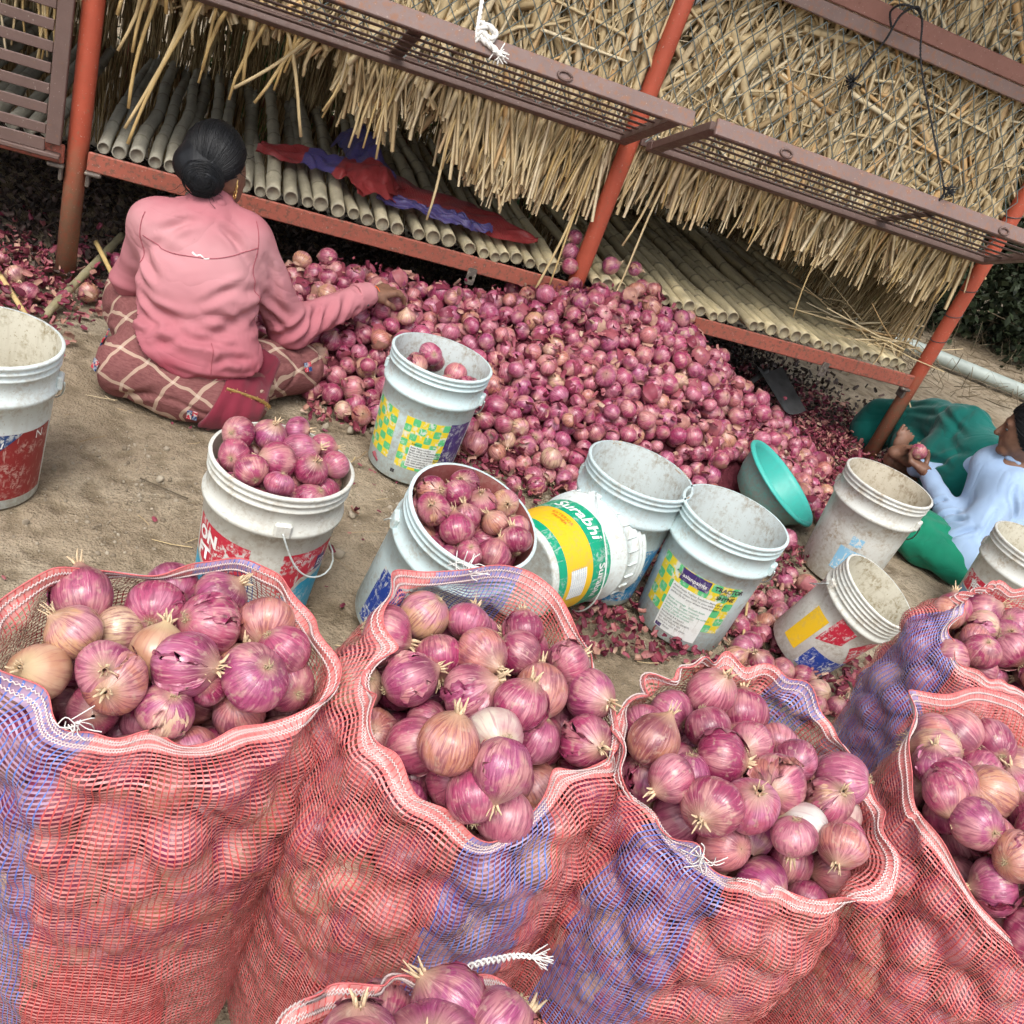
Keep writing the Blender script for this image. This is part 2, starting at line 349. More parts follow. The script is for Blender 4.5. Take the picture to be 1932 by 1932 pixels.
# plaid skirt
g = G('skirt_plaid', .9, .1); P = g.new('VectorMath', operation='ADD'); g.inp(P.inputs[0], g.tc()); wob = g.new('VectorMath', operation='SCALE'); g.inp(wob.inputs[0], g.noise(9, 2, g.tc(), color=True)); wob.inputs['Scale'].default_value = .05; g.inp(P.inputs[1], wob.outputs[0]); P = P.outputs[0]
def lines(rot, step, wid):
    s_ = g.sep(g.map(P, (1, 1, 1), (0, 0, 0), rot))[0]; f = g.math('FRACT', g.math('DIVIDE', g.math('ADD', s_, 5.0), step)); return g.math('LESS_THAN', f, wid)
l1 = lines((0, R(-25), R(30)), .082, .11); l2 = lines((0, R(62), R(-30)), .090, .10)
c = g.ramp(g.noise(60, 3, g.map(g.tc(), (1, 1, 4))), [(.3, (.15, .055, .055)), (.7, (.23, .095, .09))])
c = g.mix(g.math('MULTIPLY', g.math('MAXIMUM', l1, l2), .85), c, (.45, .33, .25)); c = g.mix(g.math('MULTIPLY', g.math('MULTIPLY', l1, l2), .8), c, (.52, .41, .33))
M['skirt_plaid'] = g.set(Base_Color=c, Normal=g.bump(g.math('ADD', g.noise(16, 4, g.tc(), .6, .8), g.math('MULTIPLY', g.noise(600, 1, g.tc()), .1)), .45, .014))

# sack netting: woven plastic, holes between flat weft tapes and thin warp threads (UV in metres: x round the sack, y down from the hem)
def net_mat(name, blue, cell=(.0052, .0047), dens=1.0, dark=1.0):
    g = G(name, .38, .5); uvs = g.sep(g.tc('UV')); u, v = uvs[0], uvs[1]
    wob = g.math('MULTIPLY', g.math('SUBTRACT', g.noise(30, 2, g.comb(u, v)), .5), .006)
    wob2 = g.math('MULTIPLY', g.math('SUBTRACT', g.noise(22, 2, g.comb(v, u)), .5), .006)
    fu = g.math('FRACT', g.math('DIVIDE', g.math('ADD', u, g.math('ADD', wob, 10.0)), cell[0])); fv = g.math('FRACT', g.math('DIVIDE', g.math('ADD', v, g.math('ADD', wob2, 10.0)), cell[1]))
    hem = g.math('LESS_THAN', v, .024)
    tw = g.math('MULTIPLY_ADD', g.noise(60, 2, g.comb(u, v)), .34, .36 * dens)
    weft = g.math('LESS_THAN', fv, tw); warp = g.math('LESS_THAN', fu, g.math('MULTIPLY_ADD', hem, .25, .27 * dens))
    alpha = g.math('MAXIMUM', weft, warp)
    inb = 0.0
    for (a, b) in blue:
        inb = g.math('MAXIMUM', inb, g.math('MULTIPLY', g.math('GREATER_THAN', u, a), g.math('LESS_THAN', u, b)))
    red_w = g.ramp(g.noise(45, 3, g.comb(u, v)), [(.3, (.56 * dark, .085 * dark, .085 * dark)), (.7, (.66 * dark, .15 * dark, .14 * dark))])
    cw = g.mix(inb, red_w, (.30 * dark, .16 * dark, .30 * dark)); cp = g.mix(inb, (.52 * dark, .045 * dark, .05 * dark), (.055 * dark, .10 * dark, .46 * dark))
    c = g.mix(warp, cw, cp)
    st = 0.0
    for y0 in (.007, .0175):
        zig = g.math('MULTIPLY', g.math('SINE', g.math('MULTIPLY', u, 900.0)), .0011)
        d = g.math('ABSOLUTE', g.math('SUBTRACT', g.math('ADD', v, zig), y0)); st = g.math('MAXIMUM', st, g.math('LESS_THAN', d, .0014))
    c = g.mix(g.math('MULTIPLY', st, .85), c, (.72, .56, .54)); alpha = g.math('MAXIMUM', alpha, st)
    pu = g.math('SINE', g.math('MULTIPLY', fu, 6.283)); pv = g.math('SINE', g.math('MULTIPLY', fv, 6.283))
    tr = g.new('BsdfTransparent'); tl = g.new('BsdfTranslucent'); g.inp(tl.inputs[0], c)
    m1 = g.new('MixShader'); m1.inputs[0].default_value = .28; g.set(Base_Color=c, Normal=g.bump(g.math('ADD', pu, pv), .15, .001))
    g.t.links.new(g.b.outputs[0], m1.inputs[1]); g.t.links.new(tl.outputs[0], m1.inputs[2])
    m2 = g.new('MixShader'); g.inp(m2.inputs[0], alpha); g.t.links.new(tr.outputs[0], m2.inputs[1]); g.t.links.new(m1.outputs[0], m2.inputs[2])
    g.t.links.new(m2.outputs[0], g.t.nodes['Material Output'].inputs[0]); M[name] = g.m; return g.m

# bucket plastics and prints
def plastic(name, c, dirt=.5, stain=(.34, .28, .20), rough=.42):
    g = G(name, rough, .45); P = g.tc(); n1 = g.noise(16, 5, P, .65); n2 = g.noise(70, 5, P, .7); z = g.sep(P)[2]
    d = g.math('MULTIPLY', g.ramp(n1, [(.42, 0.0), (.62, 1.0)]), g.ramp(n2, [(.44, 0.0), (.58, 1.0)]))
    low = g.math('MULTIPLY', g.ramp(z, [(0.0, 1.0), (.15, 0.0)]), g.ramp(n2, [(.35, 0.0), (.6, 1.0)]))
    speck = g.ramp(g.noise(150, 3, P), [(.62, 0.0), (.68, 1.0)])
    msk = g.math('MULTIPLY', g.math('MAXIMUM', g.math('MAXIMUM', d, low), g.math('MULTIPLY', speck, .7)), dirt)
    drip = g.math('MULTIPLY', g.ramp(g.noise(1, 3, g.map(P, (60, 60, 5))), [(.55, 0.0), (.75, 1.0)]), dirt * .35)
    cc = g.mix(g.math('MAXIMUM', msk, drip), c, stain)
    M[name] = g.set(Base_Color=cc, Roughness=g.mix(msk, rough, .8), Normal=g.bump(n2, .08, .002)); return g.m
plastic('plastic_white', (.60, .67, .66), .6); plastic('plastic_cream', (.60, .61, .56), .65); plastic('plastic_grey', (.48, .59, .61), .6)
plastic('plastic_bluewhite', (.53, .66, .67), .55); plastic('plastic_dirty', (.55, .56, .52), .9, (.34, .28, .20)); plastic('lining_dirty', (.50, .45, .35), 1.0, (.24, .18, .11), .7)
plastic('lining_grey', (.52, .57, .56), .9, (.30, .26, .20), .6); plastic('lining_cream', (.55, .52, .42), 1.0, (.26, .21, .12), .65); plastic('lining_red', (.28, .08, .075), .5, (.4, .25, .2), .6)
plastic('basin_teal', (.045, .42, .36), .25, (.10, .28, .25), .35); plastic('basin_out', (.12, .33, .29), .95, (.20, .24, .22), .6)
def ink(name, c, wear=.75, under=(.58, .60, .57)):
    wear = min(1, wear * 1.25)
    g = G(name, .45, .4); P = g.tc(); n1 = g.noise(20, 4, P, .6); n2 = g.noise(90, 4, P, .7); sc = g.noise(1, 3, g.map(P, (140, 140, 18), (0, 0, 0), (.4, .3, 0)))
    m_ = g.math('MAXIMUM', g.math('MULTIPLY', g.ramp(n1, [(.46, 0.0), (.60, 1.0)]), g.ramp(n2, [(.48, 0.0), (.56, 1.0)])), g.ramp(sc, [(.62, 0.0), (.66, .9)]))
    M[name] = g.set(Base_Color=g.mix(g.math('MULTIPLY', m_, wear), c, under)); return g.m
ink('ink_red', (.46, .02, .045)); ink('ink_maroon', (.24, .02, .022), .5, (.5, .35, .3)); ink('ink_navy', (.01, .045, .16)); ink('ink_blue', (.03, .24, .48)); ink('ink_teal', (.02, .30, .47), .4)
ink('ink_purple', (.055, .03, .15), .5); ink('ink_green', (0, .30, .16), .4); ink('ink_yellow', (.74, .46, .015), .35, (.5, .35, .1)); ink('ink_white', (.78, .78, .76), .2, (.5, .45, .4))
ink('ink_black', (.03, .03, .035), .2); ink('ink_paper', (.74, .77, .75), .4, (.5, .5, .45)); ink('ink_orange', (.62, .10, .02), .2); ink('ink_royal', (.012, .045, .27), .95); ink('ink_slate', (.17, .30, .43), .55); ink('ink_lightblue', (.22, .45, .62), 1.0)
g = G('ink_checker', .45, .4); uvs = g.sep(g.tc('UV')); fx = g.math('FRACT', uvs[0]); fy = g.math('FRACT', uvs[1])
par = g.math('MODULO', g.math('ADD', g.math('FLOOR', uvs[0]), g.math('FLOOR', uvs[1])), 2.0)
dx = g.math('POWER', g.math('ABSOLUTE', g.math('SUBTRACT', fx, .5)), 6.0); dy = g.math('POWER', g.math('ABSOLUTE', g.math('SUBTRACT', fy, .5)), 6.0)
insq = g.math('LESS_THAN', g.math('ADD', dx, dy), .49 ** 6)
c = g.mix(g.math('MULTIPLY', par, insq), (.74, .58, .03), (.10, .50, .20))
wear = g.math('MULTIPLY', g.ramp(g.noise(22, 4), [(.45, 0.0), (.6, 1.0)]), g.ramp(g.noise(90, 4), [(.48, 0.0), (.56, 1.0)]))
M['ink_checker'] = g.set(Base_Color=g.mix(g.math('MULTIPLY', wear, .8), c, (.68, .72, .70)))
# ------------------------------------------------------------------ ground
xs = np.unique(np.concatenate([np.linspace(-150, -3, 12), np.arange(-3, 7.01, .045), np.linspace(7, 150, 12)]))
ys = np.unique(np.concatenate([np.linspace(-150, -1, 12), np.arange(-1, 7.01, .045), np.linspace(7, 200, 12)]))
def ground_z(x, y):
    p = np.stack([x, y], -1); return .008 * vnoise(p, 2.3, 1) + .0045 * vnoise(p, 9, 2) + .003 * vnoise(p, 23, 3) - .012
X, Y = np.meshgrid(xs, ys); Z = ground_z(X, Y)
tag(obj('ground', np.stack([X, Y, Z], -1).reshape(-1, 3), grid_faces(len(xs), len(ys)), M['dirt']), kind='structure')

# ------------------------------------------------------------------ steel frame of the onion store
YF = 3.39
POSTS = [-2.16, -.375, 1.405, 3.13]
shed = empty('shed_frame', (1.4, YF, 0), 'red painted steel pipe frame of the onion store shed', 'shed frame')
SL = np.array([1.4, YF, 0])
for k, x in enumerate(POSTS):
    for y in (YF, 5.12):
        gm = Geo(); gm.tube([(x, y, -.1), (x, y, .5), (x, y, 1.3), (x, y, 2.36)], .0325, 16)
        p = gm.build('post', M['red_paint_post'], shed, True, None); p.data.transform(Matrix.Translation((-1.4, -YF, 0)))
    if x == POSTS[3]:
        for z in (.62, .74, .86, 1.02, 1.19):
            t = np.linspace(0, 2 * np.pi, 17); o = Geo().tube(np.stack([x + .0345 * np.cos(t), YF + .0345 * np.sin(t), z + .012 * np.cos(t)], 1) - SL, .0022, 5).build('wire_tie', M['dark_iron'], shed, True)
def sbox(name, c, size, mat, bev=.004): return Geo().box(np.array(c) - SL, size, None, bev).build(name, M[mat], shed)
for a, b in zip(POSTS[:-1], POSTS[1:]):
    m_ = (a + b) / 2; L = b - a - .068
    sbox('floor_beam', (m_, YF - .03, .412), (L, .012, .062), 'beam_paint')
    sbox('beam_flange', (m_, YF + .012, .386), (L, .07, .009), 'beam_paint', .002)
    sbox('floor_beam', (m_, 5.10, .412), (L, .012, .062), 'beam_paint')
    sbox('hinge_bar', (m_, YF - .004, 1.0), (L, .03, .03), 'shutter_steel')
sbox('upper_beam', (1.0, YF - .045, 1.592), (6.6, .010, .050), 'rail_light')
sbox('upper_beam', (1.0, YF - .048, 1.650), (6.6, .014, .062), 'upper_beam')
for x, s in ((-.375, 1), (-.375, -1), (1.405, 1), (1.405, -1), (3.13, -1)):
    sbox('bracket', (x + s * .055, YF - .035, .375), (.05, .03, .012), 'bracket_steel'); sbox('bracket', (x + s * .04, YF - .01, .352), (.012, .05, .05), 'bracket_steel', .003)
for x in (-.02, .985, 2.62):
    gm = Geo(); n = 16; th = np.linspace(0, 2 * np.pi, n, endpoint=False); hole = np.stack([.008 * np.cos(th), .008 * np.sin(th) - .012], 1)
    out = np.stack([np.clip(.03 * np.cos(th), -.017, .017), np.clip(.04 * np.sin(th), -.032, .032) - .006], 1)
    V = []
    for yy in (0, .005):
        V += [(x + a, YF - .043 + yy, .375 + b) for a, b in hole] + [(x + a, YF - .043 + yy, .375 + b) for a, b in out]
    F = [[i, (i + 1) % n, n + (i + 1) % n, n + i] for i in range(n)] + [[2 * n + i, 3 * n + i, 3 * n + (i + 1) % n, 2 * n + (i + 1) % n] for i in range(n)] + [[n + i, n + (i + 1) % n, 3 * n + (i + 1) % n, 3 * n + i] for i in range(n)]
    gm.add(np.array(V) - SL, F); gm.build('hook_tab', M['bracket_steel'], shed)
# unseen roof and deck slabs, added above the view to keep the store dark
def shade_roof():
    r = empty('unseen_shade_roof', (.5, 4.3, 2.3), 'unseen roof and deck slabs added above the onion store to shade it', 'roof')
    Geo().box((0, 0, .12), (6.4, 3.0, .12), None, .03).build('roof_shade_slab', M['straw'], r)
    Geo().box((0, .05, -.62), (6.0, 1.66, .03), None, .004).build('deck_shade_slab', M['bamboo'], r).color = (.2, .18, .13, 1)
shade_roof()

# ------------------------------------------------------------------ slatted steel shutters (two propped open as flaps, one hanging shut)
def shutter(label, x0, x1, hinge, across, length, cross, light=True):
    """flat frame in the plane spanned by x and 'across'"""
    a = np.asarray(across, float); a /= np.linalg.norm(a); nrm = np.cross((1, 0, 0), a)
    Rm = np.stack([(1, 0, 0), a, nrm], 1); L = x1 - x0
    e = empty('slatted_shutter', ((x0 + x1) / 2, *hinge), label, 'shutter', 'slatted steel shutters of the store')
    def bar(name, u, v, su, sv, t, n=0.0, mat='shutter_steel'): return Geo().box(Rm @ np.array([u, v, n]), (su, sv, t), Rm, .0025).build(name, M[mat], e)
    bar('inner_rail', 0, .02, L, .042, .03); bar('outer_rail', 0, length - .008, L, .014, .05, .012, 'rail_light' if light else 'shutter_steel'); bar('outer_rail', 0, length - .035, L - .09, .04, .006, 0)
    for s in (-1, 1): bar('stile', s * (L / 2 - .022), length / 2, .044, length - .09, .028, .001)
    n = 8 if not light else 7
    for k in range(n):
        v = .042 + (length - .10) * (k + .6) / n
        bar('slat', rng.uniform(-.002, .002), v, L - .092, .019 if light else .032, .004 if light else .006, rng.uniform(-.003, .003), 'slat_steel_shaded' if light else 'shutter_steel')
    for c_ in cross: bar('cross_bar', c_, length / 2, .045, length - .09, .008, -.012 if light else .012)
    for c_ in (-.55, .4):
        th = np.linspace(0, 2 * np.pi, 18); P = np.stack([c_ + .022 * np.cos(th), 0 * th + length + .002, .02 + .012 * np.sin(th)], 1) @ Rm.T
        Geo().tube(P, .004, 6).build('latch_ring', M['shutter_steel'], e, True)
    return e
flap = (0, -.45, .19)
shutter('brown slatted shutter propped open above the person in pink, white rope on it', -.31, 1.375, (3.352, .985), flap, .49, (-.02,))
shutter('brown slatted steel shutter propped open by a black rope, beside the upper red post', 1.455, 3.085, (3.352, .99), flap, .49, (.22,))
shutter('brown slatted steel shutter hanging shut beside the leftmost red post', -2.1, -.418, (3.335, .985), (0, 0, -1), .585, (-.5,), False)

# ------------------------------------------------------------------ bamboo floor poles
def pole_mesh(k):
    r0 = .0235; m = 30; y = np.linspace(0, 1.72, m); nodes = np.cumsum(rng.uniform(.16, .3, 12))
    r = r0 * (1 - .08 * y / 1.7) * (1 + .16 * np.exp(-((y[:, None] - nodes[None]) / .012) ** 2).sum(1)) * (1 + rng.normal(0, .01, m))
    y = np.sort(np.concatenate([y, *[nodes + d for d in (-.012, 0, .012)]])); y = y[(y >= 0) & (y <= 1.72)]
    r = r0 * (1 - .1 * y / 1.7) * (1 + .15 * np.exp(-((y[:, None] - nodes[None]) / .009) ** 2).sum(1))
    ph = rng.uniform(0, 6.28, 4)
    P = np.stack([.013 * np.sin(2.1 * y + ph[0]) + .006 * np.sin(7 * y + ph[1]), y, .005 * np.sin(3 * y + ph[2])], 1); P -= P[0] * [1, 0, 1]
    th = np.linspace(0, 2 * np.pi, 12, endpoint=False)
    V = P[:, None] + r[:, None, None] * np.stack([np.cos(th), 0 * th, np.sin(th)], 1)[None]
    V = V.reshape(-1, 3); F = [[i * 12 + a, (i + 1) * 12 + a, (i + 1) * 12 + (a + 1) % 12, i * 12 + (a + 1) % 12] for i in range(len(y) - 1) for a in range(12)]
    c0 = len(V); inner = V[:12] * [.80, 1, .80] + [0, 0, 0]; deep = inner + [0, .0005 if k % 2 else .006, 0]
    V = np.concatenate([V, inner, deep]); F += [[a, (a + 1) % 12, c0 + (a + 1) % 12, c0 + a] for a in range(12)] + [[c0 + a, c0 + (a + 1) % 12, c0 + 12 + (a + 1) % 12, c0 + 12 + a] for a in range(12)] + [[c0 + 12 + a for a in range(12)]]
    nd = np.exp(-((y[:, None] - nodes[None]) / .006) ** 2).sum(1); nd = np.concatenate([np.repeat(nd, 12), np.full(24, .8)]); return mdata('bamboo_pole', V, F, M['bamboo'], attr={'node': nd})
PM = [pole_mesh(k) for k in range(8)]
bays = [(-2.1, -.43, 'bamboo pole floor of the store behind the closed slatted shutter'), (-.33, 1.36, 'grey bamboo pole floor of the store with empty sacks lying on it'), (1.45, 3.07, 'tan bamboo pole floor of the store right of the middle red post')]
for a, b, lab in bays:
    e = empty('bamboo_floor', ((a + b) / 2, 3.36, .44), lab, 'floor', 'bamboo pole floors of the store'); x = a + .03
    while x < b - .01:
        s = rng.uniform(.82, 1.15); o = bpy.data.objects.new('bamboo_pole', PM[rng.integers(8)])
        lift = rng.uniform(-.003, .004)
        o.location = (x - (a + b) / 2, rng.uniform(-.004, .03), .0265 * s + lift - .02 + .02); o.scale = (s, 1, s); o.rotation_euler = (0, rng.uniform(-3, 3), rng.normal(0, .008))
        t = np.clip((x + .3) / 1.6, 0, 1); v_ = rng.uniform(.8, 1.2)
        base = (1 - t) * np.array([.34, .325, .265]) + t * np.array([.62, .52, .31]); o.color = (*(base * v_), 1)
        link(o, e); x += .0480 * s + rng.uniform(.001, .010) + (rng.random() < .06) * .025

# ------------------------------------------------------------------ straw
def straw_template(bend, seg=2):
    z = np.linspace(0, -1, seg + 1); V = []
    for k, t in enumerate(z):
        w_ = 1 - .25 * abs(t); dx = bend * math.sin(t * 3.1) * 1.0
        V += [(-.5 * w_, .05, 0), (0, -.17 * w_, 0), (.5 * w_, .05, 0), (0, .13 * w_, 0)]
        for q_ in range(4): V[-1 - q_] = (V[-1 - q_][0] + dx * 9, V[-1 - q_][1], t)
    F = [[i * 4 + a, i * 4 + (a + 1) % 4, (i + 1) * 4 + (a + 1) % 4, (i + 1) * 4 + a] for i in range(seg) for a in range(4)]
    return np.array(V), np.array(F)
ST = [straw_template(b) for b in (-.12, 0, 0, .1, .2)]
def straw_mass(name, parent, top, length, lean, yaw, pitch, width, rnd, loc, flatyaw=None):
    """straws hang from 'top' (n,3); lean about y, pitch about x"""
    n = len(top); kinds = np.where(width > .018, 1, rng.integers(0, len(ST), n)); Vs = []; Fs = []; A = []; off = 0
    cl, sl = np.cos(lean), np.sin(lean); cp, sp = np.cos(pitch), np.sin(pitch); cy, sy = np.cos(yaw), np.sin(yaw); z0 = np.zeros(n); o1 = np.ones(n)
    Ry = np.stack([cl, z0, sl, z0, o1, z0, -sl, z0, cl], 1).reshape(n, 3, 3); Rx = np.stack([o1, z0, z0, z0, cp, -sp, z0, sp, cp], 1).reshape(n, 3, 3); Rz = np.stack([cy, -sy, z0, sy, cy, z0, z0, z0, o1], 1).reshape(n, 3, 3)
    Rt = Rx @ Ry @ Rz
    for k, (V, F) in enumerate(ST):
        m_ = kinds == k
        if not m_.any(): continue
        sc = np.stack([width[m_], width[m_], length[m_]], 1)
        v, f = batch(V, F, top[m_] - np.asarray(loc), Rt[m_], sc); Vs.append(v); Fs.append(f + off); off += len(v); A.append(np.repeat(rnd[m_], len(V)))
    o = obj(name, np.concatenate(Vs), np.concatenate(Fs), M['straw'], parent, True, attr={'rnd': np.concatenate(A)}); o['kind'] = 'stuff'; return o
def stalk(parent, top, length, lean, pitch, width, loc):
    """one thick hanging cane stalk with joints"""
    n = max(5, int(length / .05)); t = np.linspace(0, 1, n); d = np.array([math.sin(lean), math.sin(pitch), -math.cos(lean) * math.cos(pitch)])
    P = np.asarray(top) - np.asarray(loc) + t[:, None] * d * length + np.stack([.012 * np.sin(t * 4 + length * 50), 0 * t, 0 * t], 1)
    r = width * .5 * (1 - .3 * t) * (1 + .12 * (np.arange(n) % 4 == 2))
    gm = Geo(); gm.tube(P, r, 6, True, .7); return gm.build('stalk', M['stalk'], parent, True)
def curtain(label, x0, x1, z0, z1, n, fringe, stalks, mesh=True, yb=3.405, depth=.10, fden=1.0, fx0=None, gapf=None):
    loc = ((x0 + x1) / 2, yb, z0); e = empty('thatch_curtain', loc, label, 'thatch', 'straw curtains of the store')
    x = rng.uniform(x0, x1, n); z = rng.uniform(z0 + .05, z1 + .12, n); P2 = np.stack([x, z], 1)
    lean = .08 + .32 * vnoise(P2, 5, 11) + rng.normal(0, .24, n); wild = rng.random(n) < .25; lean[wild] = rng.normal(0, 1.0, wild.sum())
    if gapf is not None: k_ = gapf(x, z); x[k_] = rng.uniform(x0 + .35, x1, k_.sum())
    L = rng.uniform(.10, .36, n); zmin = fringe(x) + rng.exponential(.05, n); L = np.minimum(L, np.maximum(.08, (z - zmin) / np.cos(np.clip(lean, -1.2, 1.2))))
    y = yb + rng.uniform(0, depth, n) - .012 * wild; wd = np.where(rng.random(n) < .3, rng.uniform(.024, .042, n), rng.uniform(.006, .020, n))
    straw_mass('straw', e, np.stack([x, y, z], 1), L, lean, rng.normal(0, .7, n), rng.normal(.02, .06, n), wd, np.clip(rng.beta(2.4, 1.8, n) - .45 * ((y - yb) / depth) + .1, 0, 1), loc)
    # a row of longer straws forming the ragged fringe
    m_ = int(n * .22 * fden); x = rng.uniform(fx0 if fx0 is not None else x0, x1, m_); top = rng.uniform(z0 - .02, z0 + .25, m_); L = top - (fringe(x) + rng.uniform(-.09, .13, m_)); k = (L > .06); x = x + .022 * np.sin(x * 55) + .01 * np.sin(x * 131); clump = .2 * vnoise(x[:, None], 11, 5)
    straw_mass('straw_fringe', e, np.stack([x, yb + rng.uniform(-.005, .07, m_), top], 1)[k], L[k], (rng.normal(0, .13, m_) + clump)[k], rng.normal(0, .7, m_)[k], rng.normal(-.02, .07, m_)[k], rng.uniform(.009, .024, m_)[k], np.clip(rng.beta(3.2, 1.8, m_), 0, 1)[k], loc)
    for (sx, st, sl, ln, pt, wd_) in stalks: stalk(e, (sx, yb - .005, st), sl, ln, pt, wd_, loc)
    return e
def fr1(x):  # lower edge of the curtain in the bay above the seated person: thin and uneven on the left
    return np.interp(x, [-.4, -.2, .1, .3, .42, .5, .62, .75, .82, .9, 1.1, 1.25, 1.4], [.93, .92, .93, .95, .84, .80, .84, .84, .70, .71, .72, .70, .78]) + .05 * vnoise(x[:, None], 14, 3)
def fr2(x): return np.interp(x, [1.4, 1.6, 2, 2.4, 3.1], [.80, .83, .86, .82, .83]) + .03 * vnoise(x[:, None], 16, 4)
s1 = [(-.29 + .045 * k + rng.uniform(-.015, .015), 1.02 + rng.uniform(-.03, .05), rng.uniform(.15, .34), rng.uniform(-.25, .05), -.05, rng.uniform(.010, .017)) for k in range(13)]
s1 += [(x, 1.02, L, ln, -.05, .014) for x, L, ln in ((-.10, .50, -.28), (-.07, .55, -.30), (-.2, .42, -.1), (.15, .38, .4), (.27, .33, -.5), (.3, .36, -.75))]
s1 += [(x, 1.0, rng.uniform(.2, .33), rng.normal(-.08, .14), rng.uniform(-.12, .0), rng.uniform(.008, .014)) for x in np.concatenate([rng.uniform(.38, .6, 9), rng.uniform(.78, 1.34, 24)])]
s1 += [(1.315, .98, .62, -.12, -.1, .013), (1.33, .98, .57, -.1, -.12, .010), (.78, .98, .46, -.05, -.08, .012)]
s2 = [(x, 1.0, rng.uniform(.14, .26), rng.normal(0, .14), rng.uniform(-.1, .0), rng.uniform(.008, .013)) for x in rng.uniform(1.48, 3.04, 36)]
s2 += [(1.62, .98, .58, -.14, -.12, .010), (2.35, .95, .42, .12, .03, .008), (1.58, .98, .36, -.15, -.05, .012)]
curtain('straw curtain behind wire netting left of the middle red post, long ragged fringe', -.34, 1.37, .98, 1.58, 3600, fr1, s1, fx0=.36)
curtain('straw curtain behind wire netting right of the middle red post, short even fringe', 1.47, 3.06, .98, 1.58, 3600, fr2, s2, gapf=lambda x, z: x < 1.44 + .22 * np.clip(z - 1.08, 0, 1) + .02 * np.sin(z * 40))
curtain('straw curtain of the bay behind the closed slatted shutter', -2.1, -.43, .98, 1.5, 700, lambda x: .8 + .1 * vnoise(x[:, None], 9, 8), [(-.56 + .012 * k, 1.0, .3 + .02 * (k % 4), rng.normal(0, .05), -.04, .009) for k in range(9)])
curtain('straw wall above the upper red beam', 1.3, 3.3, 1.66, 2.16, 2600, lambda x: 1.62 + 0 * x, [], yb=3.42)
# back wall and end wall of straw inside the store
def wallstraw(label, n, pts, z0, z1, gap=None, bright=0.0, lean0=0.0, along_y=False):
    p = pts(rng.random(n)); loc = (p[:, 0].mean(), p[:, 1].mean(), z0); e = empty('thatch_wall', loc, label, 'thatch')
    z = rng.uniform(z0 + .3, z1, n); L = np.minimum(rng.uniform(.35, .8, n), z - z0); top = np.stack([p[:, 0], p[:, 1], z], 1); top[:, :2] += rng.normal(0, .02, (n, 2))
    k = np.ones(n, bool) if gap is None else ~gap(p[:, 0], z)
    ln = rng.normal(0, .09, n); pt = rng.normal(lean0, .08, n)
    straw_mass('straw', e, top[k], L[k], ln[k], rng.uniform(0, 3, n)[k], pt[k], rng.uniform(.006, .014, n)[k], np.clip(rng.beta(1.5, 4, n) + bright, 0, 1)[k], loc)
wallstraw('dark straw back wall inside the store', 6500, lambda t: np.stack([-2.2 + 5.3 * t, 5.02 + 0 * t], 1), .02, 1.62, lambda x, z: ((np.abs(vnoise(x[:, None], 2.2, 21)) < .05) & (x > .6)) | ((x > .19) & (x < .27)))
wallstraw('straw end wall of the store beside the rightmost red post', 1500, lambda t: np.stack([3.09 + 0 * t, 3.52 + 1.5 * t], 1), .42, 1.6, None, .12, .10)
# fallen straw at the end of the floor
k = 60; e = empty('fallen_straw', (2.98, 3.5, .5), 'loose fallen straw at the end of the bamboo floor beside the rightmost post', 'straw')
straw_mass('straw', e, np.stack([rng.uniform(2.85, 3.07, k), rng.uniform(3.40, 3.95, k), rng.uniform(.505, .53, k)], 1), rng.uniform(.15, .4, k), rng.normal(0, .4, k) + 1.45 * np.sign(rng.normal(size=k)), rng.uniform(0, 3, k), rng.uniform(-1.4, 1.4, k), rng.uniform(.006, .012, k), rng.beta(4, 2, k), (2.98, 3.5, .5))

# ------------------------------------------------------------------ diamond wire netting in front of the straw
def netting(label, x0, x1, z0, z1, y):
    pw, ph = .034, .040; gm_V = []; gm_F = []; off = 0
    nx = int((x1 - x0) / pw); nz = int((z1 - z0) / ph)
    for i in range(nx):
        k = np.arange(nz + 1); sgn = np.where((k + 0) % 2 == 0, -1, 1) * (1 if i % 2 == 0 else -1)
        P = np.stack([x0 + pw * (i + .5) + sgn * pw * .52, y + .003 * sgn * (1) + .01 * vnoise(np.stack([0 * k + i * .3, k * .3], 1), 1, 9), z0 + k * ph], 1)
        P[:, 0] += .006 * vnoise(P[:, [0, 2]], 6, 10); P[:, 2] += .006 * vnoise(P[:, [0, 2]], 5, 12)
        V, F = tube_geo(P, .0026, 4, False); gm_V.append(V); gm_F.append(np.array(F) + off); off += len(V)
    c = np.array([(x0 + x1) / 2, y, z0])
    return tag(obj('wire_netting', np.concatenate(gm_V) - c, np.concatenate(gm_F), M['wire'], loc=c), label, 'wire netting', 'diamond wire netting on the store')
netting('diamond wire netting over the straw left of the middle red post', .2, 1.375, 1.0, 1.58, 3.350)
netting('diamond wire netting over the straw right of the middle red post', 1.44, 3.1, 1.0, 1.58, 3.350)
netting('diamond wire netting over the straw above the upper red beam', 1.44, 3.2, 1.68, 2.1, 3.38)

